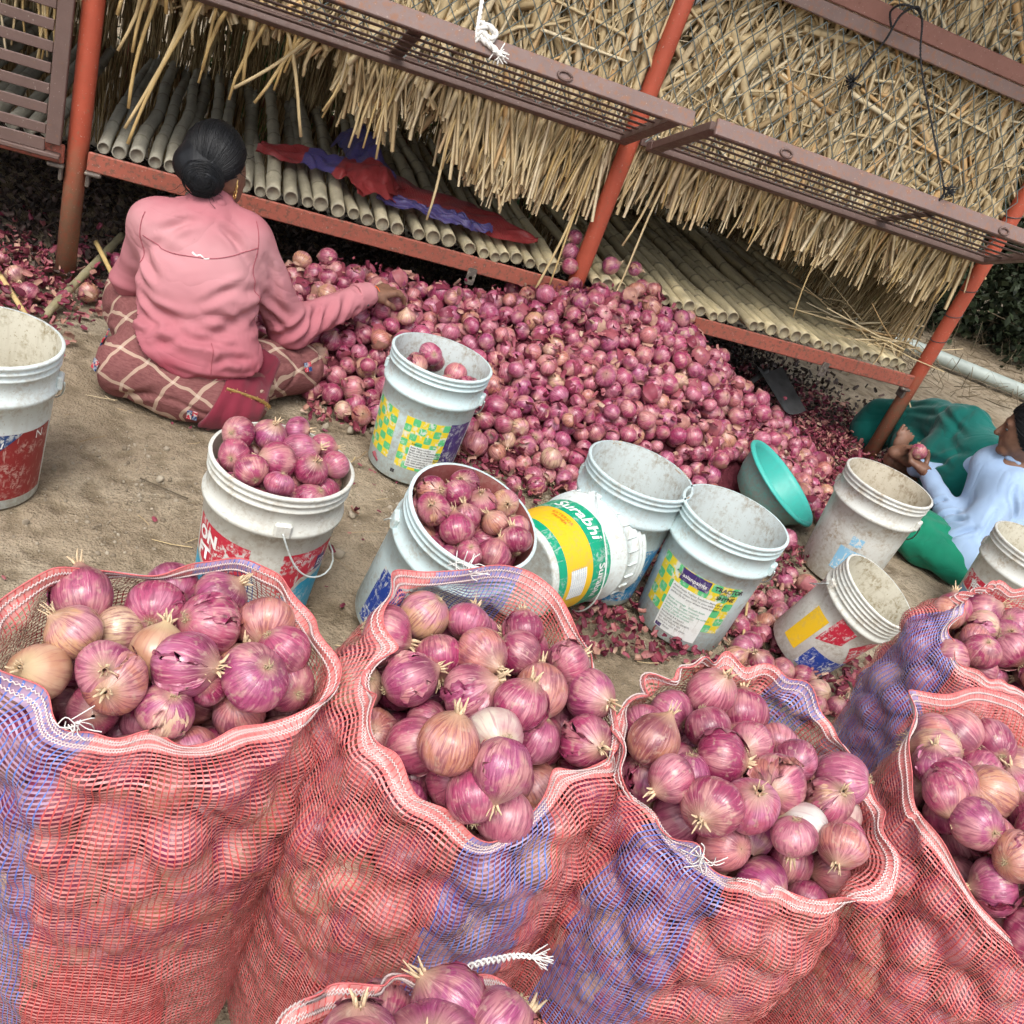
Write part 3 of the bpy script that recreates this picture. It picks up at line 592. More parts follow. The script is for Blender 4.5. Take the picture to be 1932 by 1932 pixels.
# ------------------------------------------------------------------ ropes
def rope(gm, P, r, n=90, twist=60):
    P = spline(P, n); s = np.concatenate([[0], np.cumsum(np.linalg.norm(np.diff(P, axis=0), axis=1))])
    T = np.gradient(P, axis=0); T /= np.linalg.norm(T, axis=1)[:, None] + 1e-9; u = np.cross(T, (0.3, 1, .2)); u /= np.linalg.norm(u, axis=1)[:, None] + 1e-9; v = np.cross(T, u)
    for k in range(3):
        a = s / r * 1.0 + k * 2.094; gm.tube(P + r * .5 * (np.cos(a)[:, None] * u + np.sin(a)[:, None] * v), r * .62, 5)
def frayed(gm, c, n, L, r, seed, d=(0, 0, -1), spread=1.0):
    r_ = np.random.default_rng(seed)
    for k in range(n):
        v = r_.normal(size=3) * spread + np.array(d) * 1.2; v /= np.linalg.norm(v); gm.tube([c, np.array(c) + v * L * r_.uniform(.5, 1) * .5 + r_.normal(0, L * .08, 3), np.array(c) + v * L * r_.uniform(.7, 1.1)], r, 4)
gm = Geo(); rope(gm, [(.66, 3.28, 1.75), (.655, 3.1, 1.45), (.652, 2.93, 1.215), (.655, 2.90, 1.17), (.66, 2.93, 1.145), (.665, 2.95, 1.19), (.66, 2.91, 1.215)], .007)
rope(gm, [(.655, 2.905, 1.20), (.69, 2.895, 1.18), (.70, 2.90, 1.20), (.67, 2.90, 1.21), (.66, 2.90, 1.18), (.70, 2.89, 1.165), (.73, 2.89, 1.15)], .009, 60)
frayed(gm, (.725, 2.888, 1.155), 26, .035, .0022, 3, (.5, 0, -.6)); gm.build('white_rope', M['rope_white'], None, True)
tag(bpy.data.objects['white_rope'], 'white rope knotted round the shutter rail, end frayed', 'rope')
gm = Geo(); rope(gm, [(2.13, 3.30, 1.62), (2.10, 3.30, 1.66), (2.11, 3.27, 1.69), (2.17, 3.27, 1.695), (2.21, 3.28, 1.68), (2.22, 3.27, 1.66), (2.24, 3.2, 1.55), (2.30, 3.05, 1.38), (2.355, 2.92, 1.235), (2.36, 2.90, 1.20), (2.355, 2.92, 1.16)], .0040, 140)
frayed(gm, (2.365, 2.895, 1.225), 30, .028, .002, 4, (.6, 0, .1)); gm.build('black_rope', M['rope_black'], None, True)
tag(bpy.data.objects['black_rope'], 'long black rope running down to the propped shutter rail', 'rope')
gm = Geo(); rope(gm, [(2.20, 3.28, 1.69), (2.16, 3.26, 1.70), (2.13, 3.28, 1.66), (2.12, 3.28, 1.58), (2.10, 3.29, 1.50), (2.085, 3.29, 1.43)], .004, 80)
frayed(gm, (2.08, 3.29, 1.42), 44, .032, .0025, 5, (-.3, 0, -.2), 1.2); gm.build('black_rope', M['rope_black'], None, True)
tag(bpy.data.objects['black_rope.001'], 'short black rope end with a frayed tuft hanging from the upper beam', 'rope')

# ------------------------------------------------------------------ beyond the store: pipe, dark brush, green plants
gm = Geo(); gm.tube([(3.9, 5.88, .045), (4.97, 5.357, .055), (5.594, 5.058, .055), (7.4, 4.2, .05)], .048, 16); o = gm.build('water_pipe', M['pipe'], None, True); tag(o, 'grey plastic water pipe lying on bare earth behind the store', 'pipe')
def bush(label, c, rad, n, lm, twigs, seed, leaf=.05):
    r_ = np.random.default_rng(seed); e = empty('bush', (c[0], c[1], 0), label, 'bush', 'brush behind the store'); c = np.array(c); rad = np.array(rad)
    lv = np.array([(0, 0, 0), (-.28, .5, .06), (.28, .5, .06), (0, 1, -.05)], float); lf = np.array([(0, 1, 3, 2)])
    cl = r_.normal(size=(max(8, n // 60), 3)); cl /= np.linalg.norm(cl, axis=1)[:, None]; cl = cl * r_.uniform(.3, 1, (len(cl), 1)) * rad
    p = cl[r_.integers(0, len(cl), n)] + r_.normal(0, .16, (n, 3)) * rad; p[:, 2] = np.abs(p[:, 2] + rad[2] * .7)
    V, F = batch(lv, lf, p, randrot(n), r_.uniform(.5, 1.4, n) * leaf); o = obj('crown', V, F, M[lm], e, False, attr={'rnd': np.repeat(r_.random(n), 4)})
    gm = Geo()
    for k in range(twigs):
        b = r_.normal(0, .25, 2) * rad[:2]; t = p[r_.integers(0, n)]; gm.tube(spline([(b[0], b[1], -.02), (b[0] * .7 + t[0] * .3, b[1] * .7 + t[1] * .3, t[2] * .6), t], 7), np.linspace(.012, .003, 7), 5)
    gm.build('stems', M['dry_twig'], e, True, None); bpy.data.objects[o.name]
    nV = len(e.children[1].data.vertices); at = e.children[1].data.attributes.new('rnd', 'FLOAT', 'POINT'); at.data.foreach_set('value', np.full(nV, .3, np.float32))
bush('dark bushy scrub behind the rightmost red post', (5.2, 6.5, 0), (1.0, .7, 1.2), 16000, 'leaf_dark', 60, 1, .07)
bush('dark scrub at the picture edge behind the water pipe', (6.9, 6.4, 0), (1.2, .8, 1.4), 16000, 'leaf_dark', 60, 2, .07)
bush('dark tangled scrub behind the straw end wall', (4.0, 6.7, 0), (1.0, .7, 1.3), 12000, 'leaf_dark', 40, 3, .07)
bush('tall dark scrub farthest behind the store end', (6.0, 8.4, 0), (2.4, 1.0, 2.6), 22000, 'leaf_dark', 50, 4, .10)
bush('bright green leafy plant seen through the gap in the back wall', (.36, 6.1, 0), (.5, .5, .75), 2600, 'leaf_green', 20, 5, .06)
bush('green leafy plants behind the middle of the back wall', (1.9, 6.4, 0), (1.1, .5, .8), 4500, 'leaf_green', 30, 6, .06)
bush('green leafy plants behind the left of the back wall', (-1.3, 6.3, 0), (.9, .5, .8), 3000, 'leaf_green', 30, 7, .06)
# dry grass and twigs on the ground behind
n = 1600; p = np.stack([rng.uniform(3.3, 7.5, n), rng.uniform(4.6, 7, n), np.full(n, .03)], 1)
V, F = batch(*ST[3], p, randrot(n), np.stack([rng.uniform(.003, .008, n)] * 2 + [rng.uniform(.06, .25, n)], 1))
tag(obj('dry_litter', V, F, M['dry_twig'], None, True, attr={'rnd': np.repeat(rng.random(n), len(ST[3][0]))}), 'dry twigs and straw scattered on the earth behind the store', 'litter', kind='stuff')
# ------------------------------------------------------------------ onions
def onion_geo(nu, nv, seed, r=.034, nk=1.0):
    r_ = np.random.default_rng(seed); sq = r_.uniform(.76, 1.04); nl = r_.uniform(.10, .36) * nk
    ph = np.linspace(0, 1, nv); a = np.pi * ph
    rad = np.sin(a) ** .93; z = -np.cos(a) * sq
    top = np.clip((ph - .80) / .20, 0, 1); z = z + nl * top ** 2.2; rad = np.maximum(rad, .10 * (ph > .86)) ; rad[-1] = .07
    bot = np.clip((.12 - ph) / .12, 0, 1); z = z + .07 * bot ** 1.5; rad[0] = 0.02
    th = np.linspace(0, 2 * np.pi, nu + 1); P = np.zeros((nv, nu + 1, 3))
    lob = 1 + .045 * np.sin(2 * th + r_.uniform(0, 6)) + .022 * np.sin(3 * th + r_.uniform(0, 6)) + .010 * np.sin(7 * th + r_.uniform(0, 6)); lob[-1] = lob[0]
    P[..., 0] = rad[:, None] * np.cos(th) * lob; P[..., 1] = rad[:, None] * np.sin(th) * lob; P[..., 2] = z[:, None]
    P[..., 0] += .10 * r_.normal() * top[:, None] ** 2
    U = np.stack(np.broadcast_arrays(np.linspace(0, 1, nu + 1)[None], ph[:, None]), -1)
    return P.reshape(-1, 3) * r, grid_faces(nu + 1, nv), U.reshape(-1, 2), sq, nl
ON = [onion_geo(28, 18, s) for s in range(7)]; ONL = [onion_geo(16, 11, 50 + s, nk=.45) for s in range(5)]; ONH = [onion_geo(16, 11, 70 + s, nk=(.3, .6, 1.0, 1.9, .5, 2.4, .4)[s]) for s in range(7)]
OMESH = [mdata('onion', V, F, M['onion'], True, U) for V, F, U, _, _ in ON]
def root_mesh(seed):
    r_ = np.random.default_rng(seed); gm = Geo()
    for k in range(16):
        d = np.array([*r_.normal(0, .75, 2), -1]); d /= np.linalg.norm(d); b = np.array([*r_.normal(0, .0022, 2), .0012]); L = r_.uniform(.003, .009)
        gm.tube([b, b + d * L * .6 + r_.normal(0, .001, 3), b + d * L + r_.normal(0, .002, 3)], [.0007, .0005, .0003], 3)
    return mdata('root_tuft', np.concatenate(gm.V), gm.F, M['root'])
RT = [root_mesh(s) for s in range(3)]
def neck_mesh(seed):
    r_ = np.random.default_rng(seed); gm = Geo()
    for k in range(7):
        a = k / 7 * 6.28; b = np.array([math.cos(a) * .003, math.sin(a) * .003, -.003]); t = np.array([math.cos(a), math.sin(a), 0]) * r_.uniform(.001, .008) + [0, 0, r_.uniform(.008, .02)]
        gm.tube([b, b + t * .5, b + t + r_.normal(0, .002, 3)], [.0022, .002, .0008], 5, True, .4)
    return mdata('dry_neck', np.concatenate(gm.V), gm.F, M['neck'])
NK = [neck_mesh(s) for s in range(4)]
def flap_mesh(seed):
    """papery outer skin peeling off one side"""
    r_ = np.random.default_rng(seed); n = 15; a0 = r_.uniform(0, 6.28); w_ = r_.uniform(.5, 1.1); P = np.zeros((n, n, 3)); U = np.zeros((n, n, 2))
    for i in range(n):
        for j in range(n):
            s, t = i / (n - 1), j / (n - 1); th = a0 + (s - .5) * w_ * 2 * (1 - .35 * t) * (1 + .18 * math.sin(17 * t + seed) + .1 * math.sin(41 * t)); ph = np.pi * (.25 + .07 * math.sin(13 * s + seed) + .04 * math.sin(31 * s) + .6 * t); e = 1.012 + .16 * max(0, abs(s - .5) * 2 - .45) ** 2 + .06 * max(0, .3 - t) + .012 * math.sin(9 * s + seed) + .05 * (r_.random() * (i in (0, n - 1)))
            P[j, i] = (math.sin(ph) * math.cos(th) * e, math.sin(ph) * math.sin(th) * e, -math.cos(ph) * .93 * e)
            U[j, i] = ((th / 6.283) % 1 if False else th / 6.283, .25 + .6 * t)
    return mdata('loose_skin', P.reshape(-1, 3) * .034, grid_faces(n, n), M['onion'], True, U.reshape(-1, 2))
FL = [flap_mesh(s) for s in range(6)]
NIND = 0
def onion(pos, r, label, group, rot=None, parts=True, mat=None, k=None):
    """one onion: bulb with root tuft, dry neck and sometimes a peeling skin"""
    global NIND; NIND += 1
    k = int(rng.integers(len(OMESH))) if k is None else k
    o = bpy.data.objects.new('onion', OMESH[k]); o.location = pos; s = r / .034; o.scale = (s, s, s)
    m_ = Matrix(randrot(1)[0].tolist()) if rot is None else rot; o.rotation_euler = m_.to_euler(); link(o); tag(o, label, 'onion', group)
    if mat is not None:
        o.data = OMESH[k].copy(); o.data.materials[0] = M[mat]
    if parts:
        sq, nl = ON[k][3], ON[k][4]
        t = bpy.data.objects.new('root_tuft', RT[rng.integers(3)]); t.location = (0, 0, -.034 * (sq - .075)); link(t, o)
        t = bpy.data.objects.new('dry_neck', NK[rng.integers(4)]); t.location = (.0, 0, .034 * (sq + nl) - .002); t.rotation_euler = (0, 0, rng.uniform(0, 6)); link(t, o)
        if mat is None and rng.random() < .5: t = bpy.data.objects.new('loose_skin', FL[rng.integers(6)]); t.rotation_euler = (0, 0, rng.uniform(0, 6)); link(t, o)
    return o
def onion_mass(name, pos, r, label, loc=(0, 0, 0), lowres=True, cat='onions'):
    T = ONH if name == 'onion_heap' else (ONL if lowres else ON); k = rng.integers(0, len(T), len(pos)); Rt = randrot(len(pos)); Vs = []; Fs = []; Us = []; A = []; off = 0
    for i, (V, F, U, _, _) in enumerate(T):
        m_ = k == i
        if not m_.any(): continue
        v, f = batch(V, F, pos[m_] - np.asarray(loc), Rt[m_], r[m_] / .034); Vs.append(v); Fs.append(f + off); off += len(v); Us.append(np.tile(U, (m_.sum(), 1))); A.append(np.repeat(rng.random(m_.sum()), len(V)))
    return tag(obj(name, np.concatenate(Vs), np.concatenate(Fs), M['onion_mass'], None, True, np.concatenate(Us), {'rnd': np.concatenate(A)}, loc), label, cat, kind='stuff')
def pack(n, r, inside, z_hi, floor, iters=220, g_=.0035, init=None):
    """settle n balls of radii r by relaxation; inside(P, r) pushes them back into the container"""
    P = init(n) if init is not None else None
    for it in range(iters):
        P[:, 2] -= g_ * (1 if it < iters * .75 else .3)
        d = P[:, None] - P[None]; L = np.sqrt((d ** 2).sum(-1)) + 1e-9; ov = (r[:, None] + r[None]) * .97 - L; np.fill_diagonal(ov, 0); ov = np.maximum(ov, 0)
        P += (d / L[..., None] * ov[..., None] * .42).sum(1) / np.maximum(1, (ov > 0).sum(1) * .55)[:, None]
        P = inside(P, r)
    return P
# papery skins lying about
def peel_tpl(seed):
    r_ = np.random.default_rng(seed); n = 4; P = []
    a, b = r_.uniform(.4, 1.2), r_.uniform(.2, .9)
    for j in range(n):
        for i in range(n):
            s, t = i / (n - 1) - .5, j / (n - 1) - .5; w_ = 1 - .5 * abs(t) * 2 * r_.uniform(.5, 1.0)
            P.append((s * w_ * 1.1 + r_.normal(0, .05), t * 1.6 + r_.normal(0, .05), a * s * s * 1.6 + b * t * t + r_.normal(0, .06)))
    return np.array(P), grid_faces(n, n)
PT = [peel_tpl(s) for s in range(6)]
def peels(name, pos, size, label, tilt=.6, lo=0.0, hi=1.0):
    n = len(pos); k = rng.integers(0, 6, n); yaw = rng.uniform(0, 6.28, n); Vs = []; Fs = []; A = []; off = 0
    ax = rng.normal(0, tilt, (n, 2)); flip = rng.random(n) < .4
    for i, (V, F) in enumerate(PT):
        m_ = np.where(k == i)[0]
        if not len(m_): continue
        Rt = np.stack([rotz(yaw[j]) @ np.array(Matrix.Rotation(ax[j, 0] + (math.pi if flip[j] else 0), 3, 'X')) @ np.array(Matrix.Rotation(ax[j, 1], 3, 'Y')) for j in m_])
        v, f = batch(V, F, pos[m_], Rt, size[m_]); Vs.append(v); Fs.append(f + off); off += len(v); A.append(np.repeat(lo + (hi - lo) * rng.random(len(m_)), len(V)))
    return tag(obj(name, np.concatenate(Vs), np.concatenate(Fs), M['peel'], None, True, attr={'rnd': np.concatenate(A)}), label, 'onion skins', kind='stuff')

# ------------------------------------------------------------------ the heap
def heap_h(x, y):
    top = np.interp(x, [.1, .22, .36, .5, .7, .9, 1.1, 1.32, 1.5, 1.7, 1.9, 2.18, 2.45, 2.8], [0, .08, .20, .26, .26, .27, .30, .37, .41, .43, .37, .20, .04, 0])
    yf = np.interp(x, [.2, .33, .47, .64, .93, 1.14, 1.36, 1.86, 2.2, 2.6, 2.9], [3.1, 2.98, 2.86, 2.80, 2.68, 2.58, 2.62, 2.70, 2.78, 3.02, 3.3])
    f = np.clip((y - yf) / (3.26 - yf), 0, 1) ** .9; b = np.clip(1 - (y - 3.33) / np.where(x < 1.2, .16, .5), 0, 1)
    return top * f * b, (y > yf - .02) & (b > 0) & (top > .02)
sp = .060; gx, gy = np.meshgrid(np.arange(.1, 2.75, sp), np.arange(2.5, 3.75, sp)); gx = gx + (np.arange(gx.shape[0]) % 2)[:, None] * sp / 2
hp = np.stack([gx.ravel(), gy.ravel()], 1) + rng.normal(0, .012, (gx.size, 2)); hh, ok = heap_h(hp[:, 0], hp[:, 1]); ok &= rng.random(len(hp)) < .97; hp, hh = hp[ok], hh[ok]
hr = .024 + .019 * rng.beta(1.6, 1.5, len(hp)); HP = np.column_stack([hp, hh + hr * .75])
ex = rng.random(len(hp)) < .42; hp2 = hp[ex] + rng.normal(0, .02, (ex.sum(), 2)); hh2, ok2 = heap_h(hp2[:, 0], hp2[:, 1]); hp2, hh2 = hp2[ok2], hh2[ok2]; r2 = rng.uniform(.025, .038, len(hp2))
HP = np.concatenate([HP, np.column_stack([hp2, hh2 + .06])]); hr = np.concatenate([hr, r2])
# strays at the foot of the heap and amid the skins on the right
def scatter(n, x0, x1, y0, y1, rr=(.026, .037)):
    p = np.column_stack([rng.uniform(x0, x1, n), rng.uniform(y0, y1, n), np.zeros(n)]); return p, rng.uniform(*rr, n)
for a in ((34, 2.1, 2.95, 2.75, 3.6), (18, 2.1, 2.7, 2.45, 2.95), (34, 1.45, 2.05, 1.85, 2.6), (14, 1.0, 1.5, 2.45, 2.7), (26, 1.55, 1.95, 1.55, 2.05), (8, .5, .8, 2.72, 2.9), (10, 2.6, 3.1, 2.9, 3.3)):
    p, r_ = scatter(*a); p[:, 2] = r_ * .85 + heap_h(p[:, 0], p[:, 1])[0]; HP = np.concatenate([HP, p]); hr = np.concatenate([hr, r_])
BUCKETS_XY = [(.735, 2.52, .17), (1.24, 2.05, .17), (1.452, 1.888, .17), (2.275, 2.31, .17), (1.98, 1.72, .2), (2.16, 2.66, .22), (1.0, 1.88, .2), (-.02, 2.66, .24), (.28, 2.78, .15), (2.95, 2.5, .25), (3.1, 2.9, .25)]
def keep_out(P, r):
    for bx, by, br in BUCKETS_XY:
        d = P[:, :2] - (bx, by); L = np.linalg.norm(d, axis=1) + 1e-9; k = L < br + r * .6; P[k, :2] += d[k] / L[k, None] * (br + r[k] * .6 - L[k])[:, None]
    for px in POSTS:
        d = P[:, :2] - (px, YF); L = np.linalg.norm(d, axis=1) + 1e-9; k = L < .033 + r; P[k, :2] += d[k] / L[k, None] * (.033 + r[k] - L[k])[:, None]
    base = heap_h(P[:, 0], P[:, 1])[0] + r * .72; P[:, 2] = np.maximum(P[:, 2], base)
    u = (P[:, 1] > YF - .05 - r) & (P[:, 2] > .36 - r) & (P[:, 2] < .40); P[u, 2] = .36 - r[u]
    return P
hr *= np.clip(rng.normal(1, .05, len(hr)), .85, 1.15)
HP = pack(len(HP), hr, keep_out, 1, 0, 26, .004, lambda n: HP.copy())
# mound under the onions
mx, my = np.meshgrid(np.arange(.0, 2.95, .04), np.arange(2.45, 3.9, .04)); mz = heap_h(mx, my)[0]; mz = np.where(mz > .01, mz - .012, -.04) + .01 * vnoise(np.stack([mx, my], -1), 12, 6)
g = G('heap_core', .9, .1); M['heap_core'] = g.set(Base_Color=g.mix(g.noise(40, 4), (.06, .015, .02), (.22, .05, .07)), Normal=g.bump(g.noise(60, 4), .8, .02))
tag(obj('heap_core', np.stack([mx, my, mz], -1).reshape(-1, 3), grid_faces(mx.shape[1], mx.shape[0]), M['heap_core']), 'dark layer of crushed skins beneath the onion heap', 'onion heap', kind='stuff')
dist = np.linalg.norm(HP - CAM, axis=1); order = np.argsort(dist)
n_single = 95; vis = [i for i in order if HP[i, 1] < 3.2][:n_single]; mask = np.zeros(len(HP), bool); mask[vis] = True
for i in vis:
    where = ('red onion lying amid skins between the pails on the right', 'onions strewn between the pails') if HP[i, 1] < 2.55 and HP[i, 0] > 1.25 else (('red onion at the foot of the big heap, beside the chequered pail', 'onions at the foot of the heap') if HP[i, 0] < 1.25 else ('red onion low on the front slope of the big heap, behind the empty pails', 'onions low on the heap front'))
    onion(HP[i], hr[i], *where, parts=rng.random() < .6)
onion_mass('onion_heap', HP[~mask], hr[~mask], 'big heap of small red onions spilling from under the bamboo floor', (1.4, 3.0, 0), True, 'onion heap')
for p, r_ in (((1.36, 3.44, .535), .034), ((1.35, 3.37, .50), .033), ((1.37, 3.47, .585), .030), ((1.53, 3.42, .53), .034), ((1.70, 3.34, .505), .034), ((1.66, 3.48, .53), .028), ((1.66, 3.36, .50), .030)):
    onion(p, r_, 'red onion lying on the bamboo floor beside the middle red post', 'onions on the bamboo floor')
def flap_tpl(seed):
    r_ = np.random.default_rng(seed); n = 7; a0 = r_.uniform(0, 6.28); w_ = r_.uniform(.5, 1.2); P = np.zeros((n, n, 3))
    for i in range(n):
        for j in range(n):
            s, t = i / (n - 1), j / (n - 1); th = a0 + (s - .5) * w_ * 2 * (1 - .3 * t); ph = np.pi * (.2 + .6 * t); e = 1.03 + .30 * max(0, abs(s - .5) * 2 - .4) ** 2 + .25 * max(0, .3 - t) + .05 * r_.normal() * (i in (0, n - 1) or j in (0, n - 1))
            P[j, i] = (math.sin(ph) * math.cos(th) * e, math.sin(ph) * math.sin(th) * e, -math.cos(ph) * .95 * e)
    return P.reshape(-1, 3), grid_faces(n, n)
Vs = []; Fs = []; A = []; off = 0; sel = np.where((rng.random(len(HP)) < .5) & (HP[:, 1] < 3.3) & ~mask)[0]
for i in range(6):
    tv, tf = flap_tpl(i); q_ = sel[i::6]; v, f = batch(tv, tf, HP[q_], randrot(len(q_)), hr[q_]); Vs.append(v); Fs.append(f + off); off += len(v); A.append(np.repeat(.15 + .8 * rng.random(len(q_)), len(tv)))
tag(obj('peeling_skins', np.concatenate(Vs), np.concatenate(Fs), M['peel'], None, True, attr={'rnd': np.concatenate(A)}), 'papery outer skins peeling off the onions of the heap', 'onion skins', kind='stuff')
# skins
def on_heap(p, up): h_, _ = heap_h(p[:, 0], p[:, 1]); return np.column_stack([p, np.maximum(h_ + up, .008 + 0 * h_)])
n = 1500; p = np.column_stack([rng.uniform(.3, 2.5, n), rng.uniform(2.6, 3.4, n)]); h_, ok = heap_h(p[:, 0], p[:, 1]); p = p[ok & (np.hypot(p[:, 0] - 2.16, p[:, 1] - 2.66) > .23)]
peels('heap_skins', on_heap(p, .05 + rng.uniform(0, .03, len(p))), rng.uniform(.006, .022, len(p)), 'torn papery skins caught among the onions of the heap')
P_ = []
def area(n, x0, x1, y0, y1): P_.append(np.column_stack([rng.uniform(x0, x1, n), rng.uniform(y0, y1, n)]))
area(4200, 2.05, 3.05, 2.6, 3.7); area(800, 2.7, 3.3, 2.9, 4.1); P_.append(np.column_stack([2.2 + np.abs(rng.normal(0, .5, 3400)), 3.35 + np.abs(rng.normal(0, .38, 3400))])); area(1000, 1.35, 2.2, 2.3, 2.75); area(1300, 1.4, 2.05, 1.5, 2.3); area(350, 1.05, 1.45, 1.7, 2.0); area(300, .78, 1.3, 2.50, 2.72); area(140, .42, .72, 2.66, 2.9); area(50, .3, .9, 1.9, 2.6); area(120, .9, 1.6, 2.35, 2.55)
p = np.concatenate(P_); p = p[np.hypot(p[:, 0] - 2.16, p[:, 1] - 2.66) > .23]; n = len(p)
peels('ground_skins', np.column_stack([p, .006 + rng.exponential(.012, n)]), rng.uniform(.007, .020, n), 'carpet of red papery onion skins trodden round the pails and posts')
n = 1700; p = np.column_stack([-.62 + rng.normal(0, .20, n), 3.25 + rng.normal(0, .22, n)]); p = p[p[:, 0] < -.22]; n = len(p)
peels('scattered_skins', np.column_stack([p, .005 + rng.exponential(.016, n)]), rng.uniform(.008, .022, n), 'red onion skins strewn beside the leftmost red post')
n = 34; p = np.column_stack([rng.uniform(-.4, 1.3, n), rng.uniform(1.4, 2.5, n)]); peels('stray_skins', np.column_stack([p, np.full(n, .004)]), rng.uniform(.004, .012, n), 'few stray onion skins on the bare earth between pails and sacks', .2, 0, .7)
for p, r_ in (((-.50, 3.22, .03), .034), ((-.28, 3.22, .028), .033), ((-.56, 3.32, .03), .03), ((-.15, 3.62, .03), .03), ((-.23, 3.55, .03), .03), ((-.44, 3.12, .03), .03)):
    onion(p, r_, 'stray red onion on the earth beside the leftmost red post', 'stray onions by the left post', parts=True)
# earth clods and grit
n = 26000; p = np.column_stack([rng.uniform(-.9, 1.5, n), rng.uniform(1.1, 3.1, n)]); p = p[(vnoise(p, 4.5, 71) + .5 * vnoise(p, 11, 72) + rng.normal(0, .35, n)) > .65]; n = len(p); s = np.minimum(rng.exponential(.0016, n) + .0011, .009); p3 = np.column_stack([p, ground_z(p[:, 0], p[:, 1]) + s * .2])
ico = np.array([(0, 0, 1), (.89, 0, .45), (.28, .85, .45), (-.72, .53, .45), (-.72, -.53, .45), (.28, -.85, .45), (.72, .53, -.45), (-.28, .85, -.45), (-.89, 0, -.45), (-.28, -.85, -.45), (.72, -.53, -.45), (0, 0, -1)])
icf = np.array([(0, 1, 2), (0, 2, 3), (0, 3, 4), (0, 4, 5), (0, 5, 1), (1, 6, 2), (2, 7, 3), (3, 8, 4), (4, 9, 5), (5, 10, 1), (2, 6, 7), (3, 7, 8), (4, 8, 9), (5, 9, 10), (1, 10, 6), (6, 11, 7), (7, 11, 8), (8, 11, 9), (9, 11, 10), (10, 11, 6)])
V, F = batch(ico, icf, p3, randrot(n), np.stack([s * rng.uniform(.7, 1.4, n), s, s * rng.uniform(.5, .9, n)], 1))
tag(obj('gravel', V, F, M['clod'], None, False, attr={'rnd': np.repeat(rng.random(n), 12)}), 'small clods and grit on the bare earth', 'grit', kind='stuff')
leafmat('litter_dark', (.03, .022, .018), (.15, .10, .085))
n = 90; p = np.column_stack([rng.uniform(-.7, 1.5, n), rng.uniform(1.3, 2.9, n), np.full(n, .004)]); yw = rng.uniform(0, 6.28, n)
Rt = np.stack([rotz(a_) @ np.array(Matrix.Rotation(math.pi / 2 + rng.normal(0, .04), 3, 'X')) for a_ in yw]); tv, tf = ST[3]
V, F = batch(tv, tf, p, Rt, np.stack([rng.uniform(.002, .005, n)] * 2 + [rng.uniform(.02, .11, n)], 1)); tag(obj('straw_bits', V, F, M['straw'], None, True, attr={'rnd': np.repeat(rng.random(n) * .8, len(tv))}), 'thin broken straws strewn over the bare earth', 'litter', kind='stuff')
n = 46; p = np.column_stack([rng.uniform(-.7, 1.3, n), rng.uniform(1.3, 2.8, n), np.full(n, .0)]); s_ = rng.uniform(.006, .016, n); V, F = batch(ico, icf, p, randrot(n), np.stack([s_ * 1.3, s_, s_ * .7], 1)); V += .002 * rng.normal(size=V.shape)
tag(obj('stones', V, F, M['clod'], None, False, attr={'rnd': np.repeat(.3 + .7 * rng.random(n), 12)}), 'small stones half sunk in the bare earth', 'stones', kind='stuff')
# litter of dark leaf mould and straw bits below the floor
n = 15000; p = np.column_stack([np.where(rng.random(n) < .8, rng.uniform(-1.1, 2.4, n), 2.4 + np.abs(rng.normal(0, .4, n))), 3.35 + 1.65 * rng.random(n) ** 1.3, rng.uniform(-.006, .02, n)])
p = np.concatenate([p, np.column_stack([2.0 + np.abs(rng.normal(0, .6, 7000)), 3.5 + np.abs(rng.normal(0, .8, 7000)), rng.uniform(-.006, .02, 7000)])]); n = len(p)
V, F = batch(*PT[0], p, randrot(n), rng.uniform(.008, .022, n)); tag(obj('leaf_litter', V, F, M['litter_dark'], None, True, attr={'rnd': np.repeat(rng.random(n) ** 3, 16)}), 'dark dry litter on the earth under the bamboo floor', 'litter', kind='stuff')

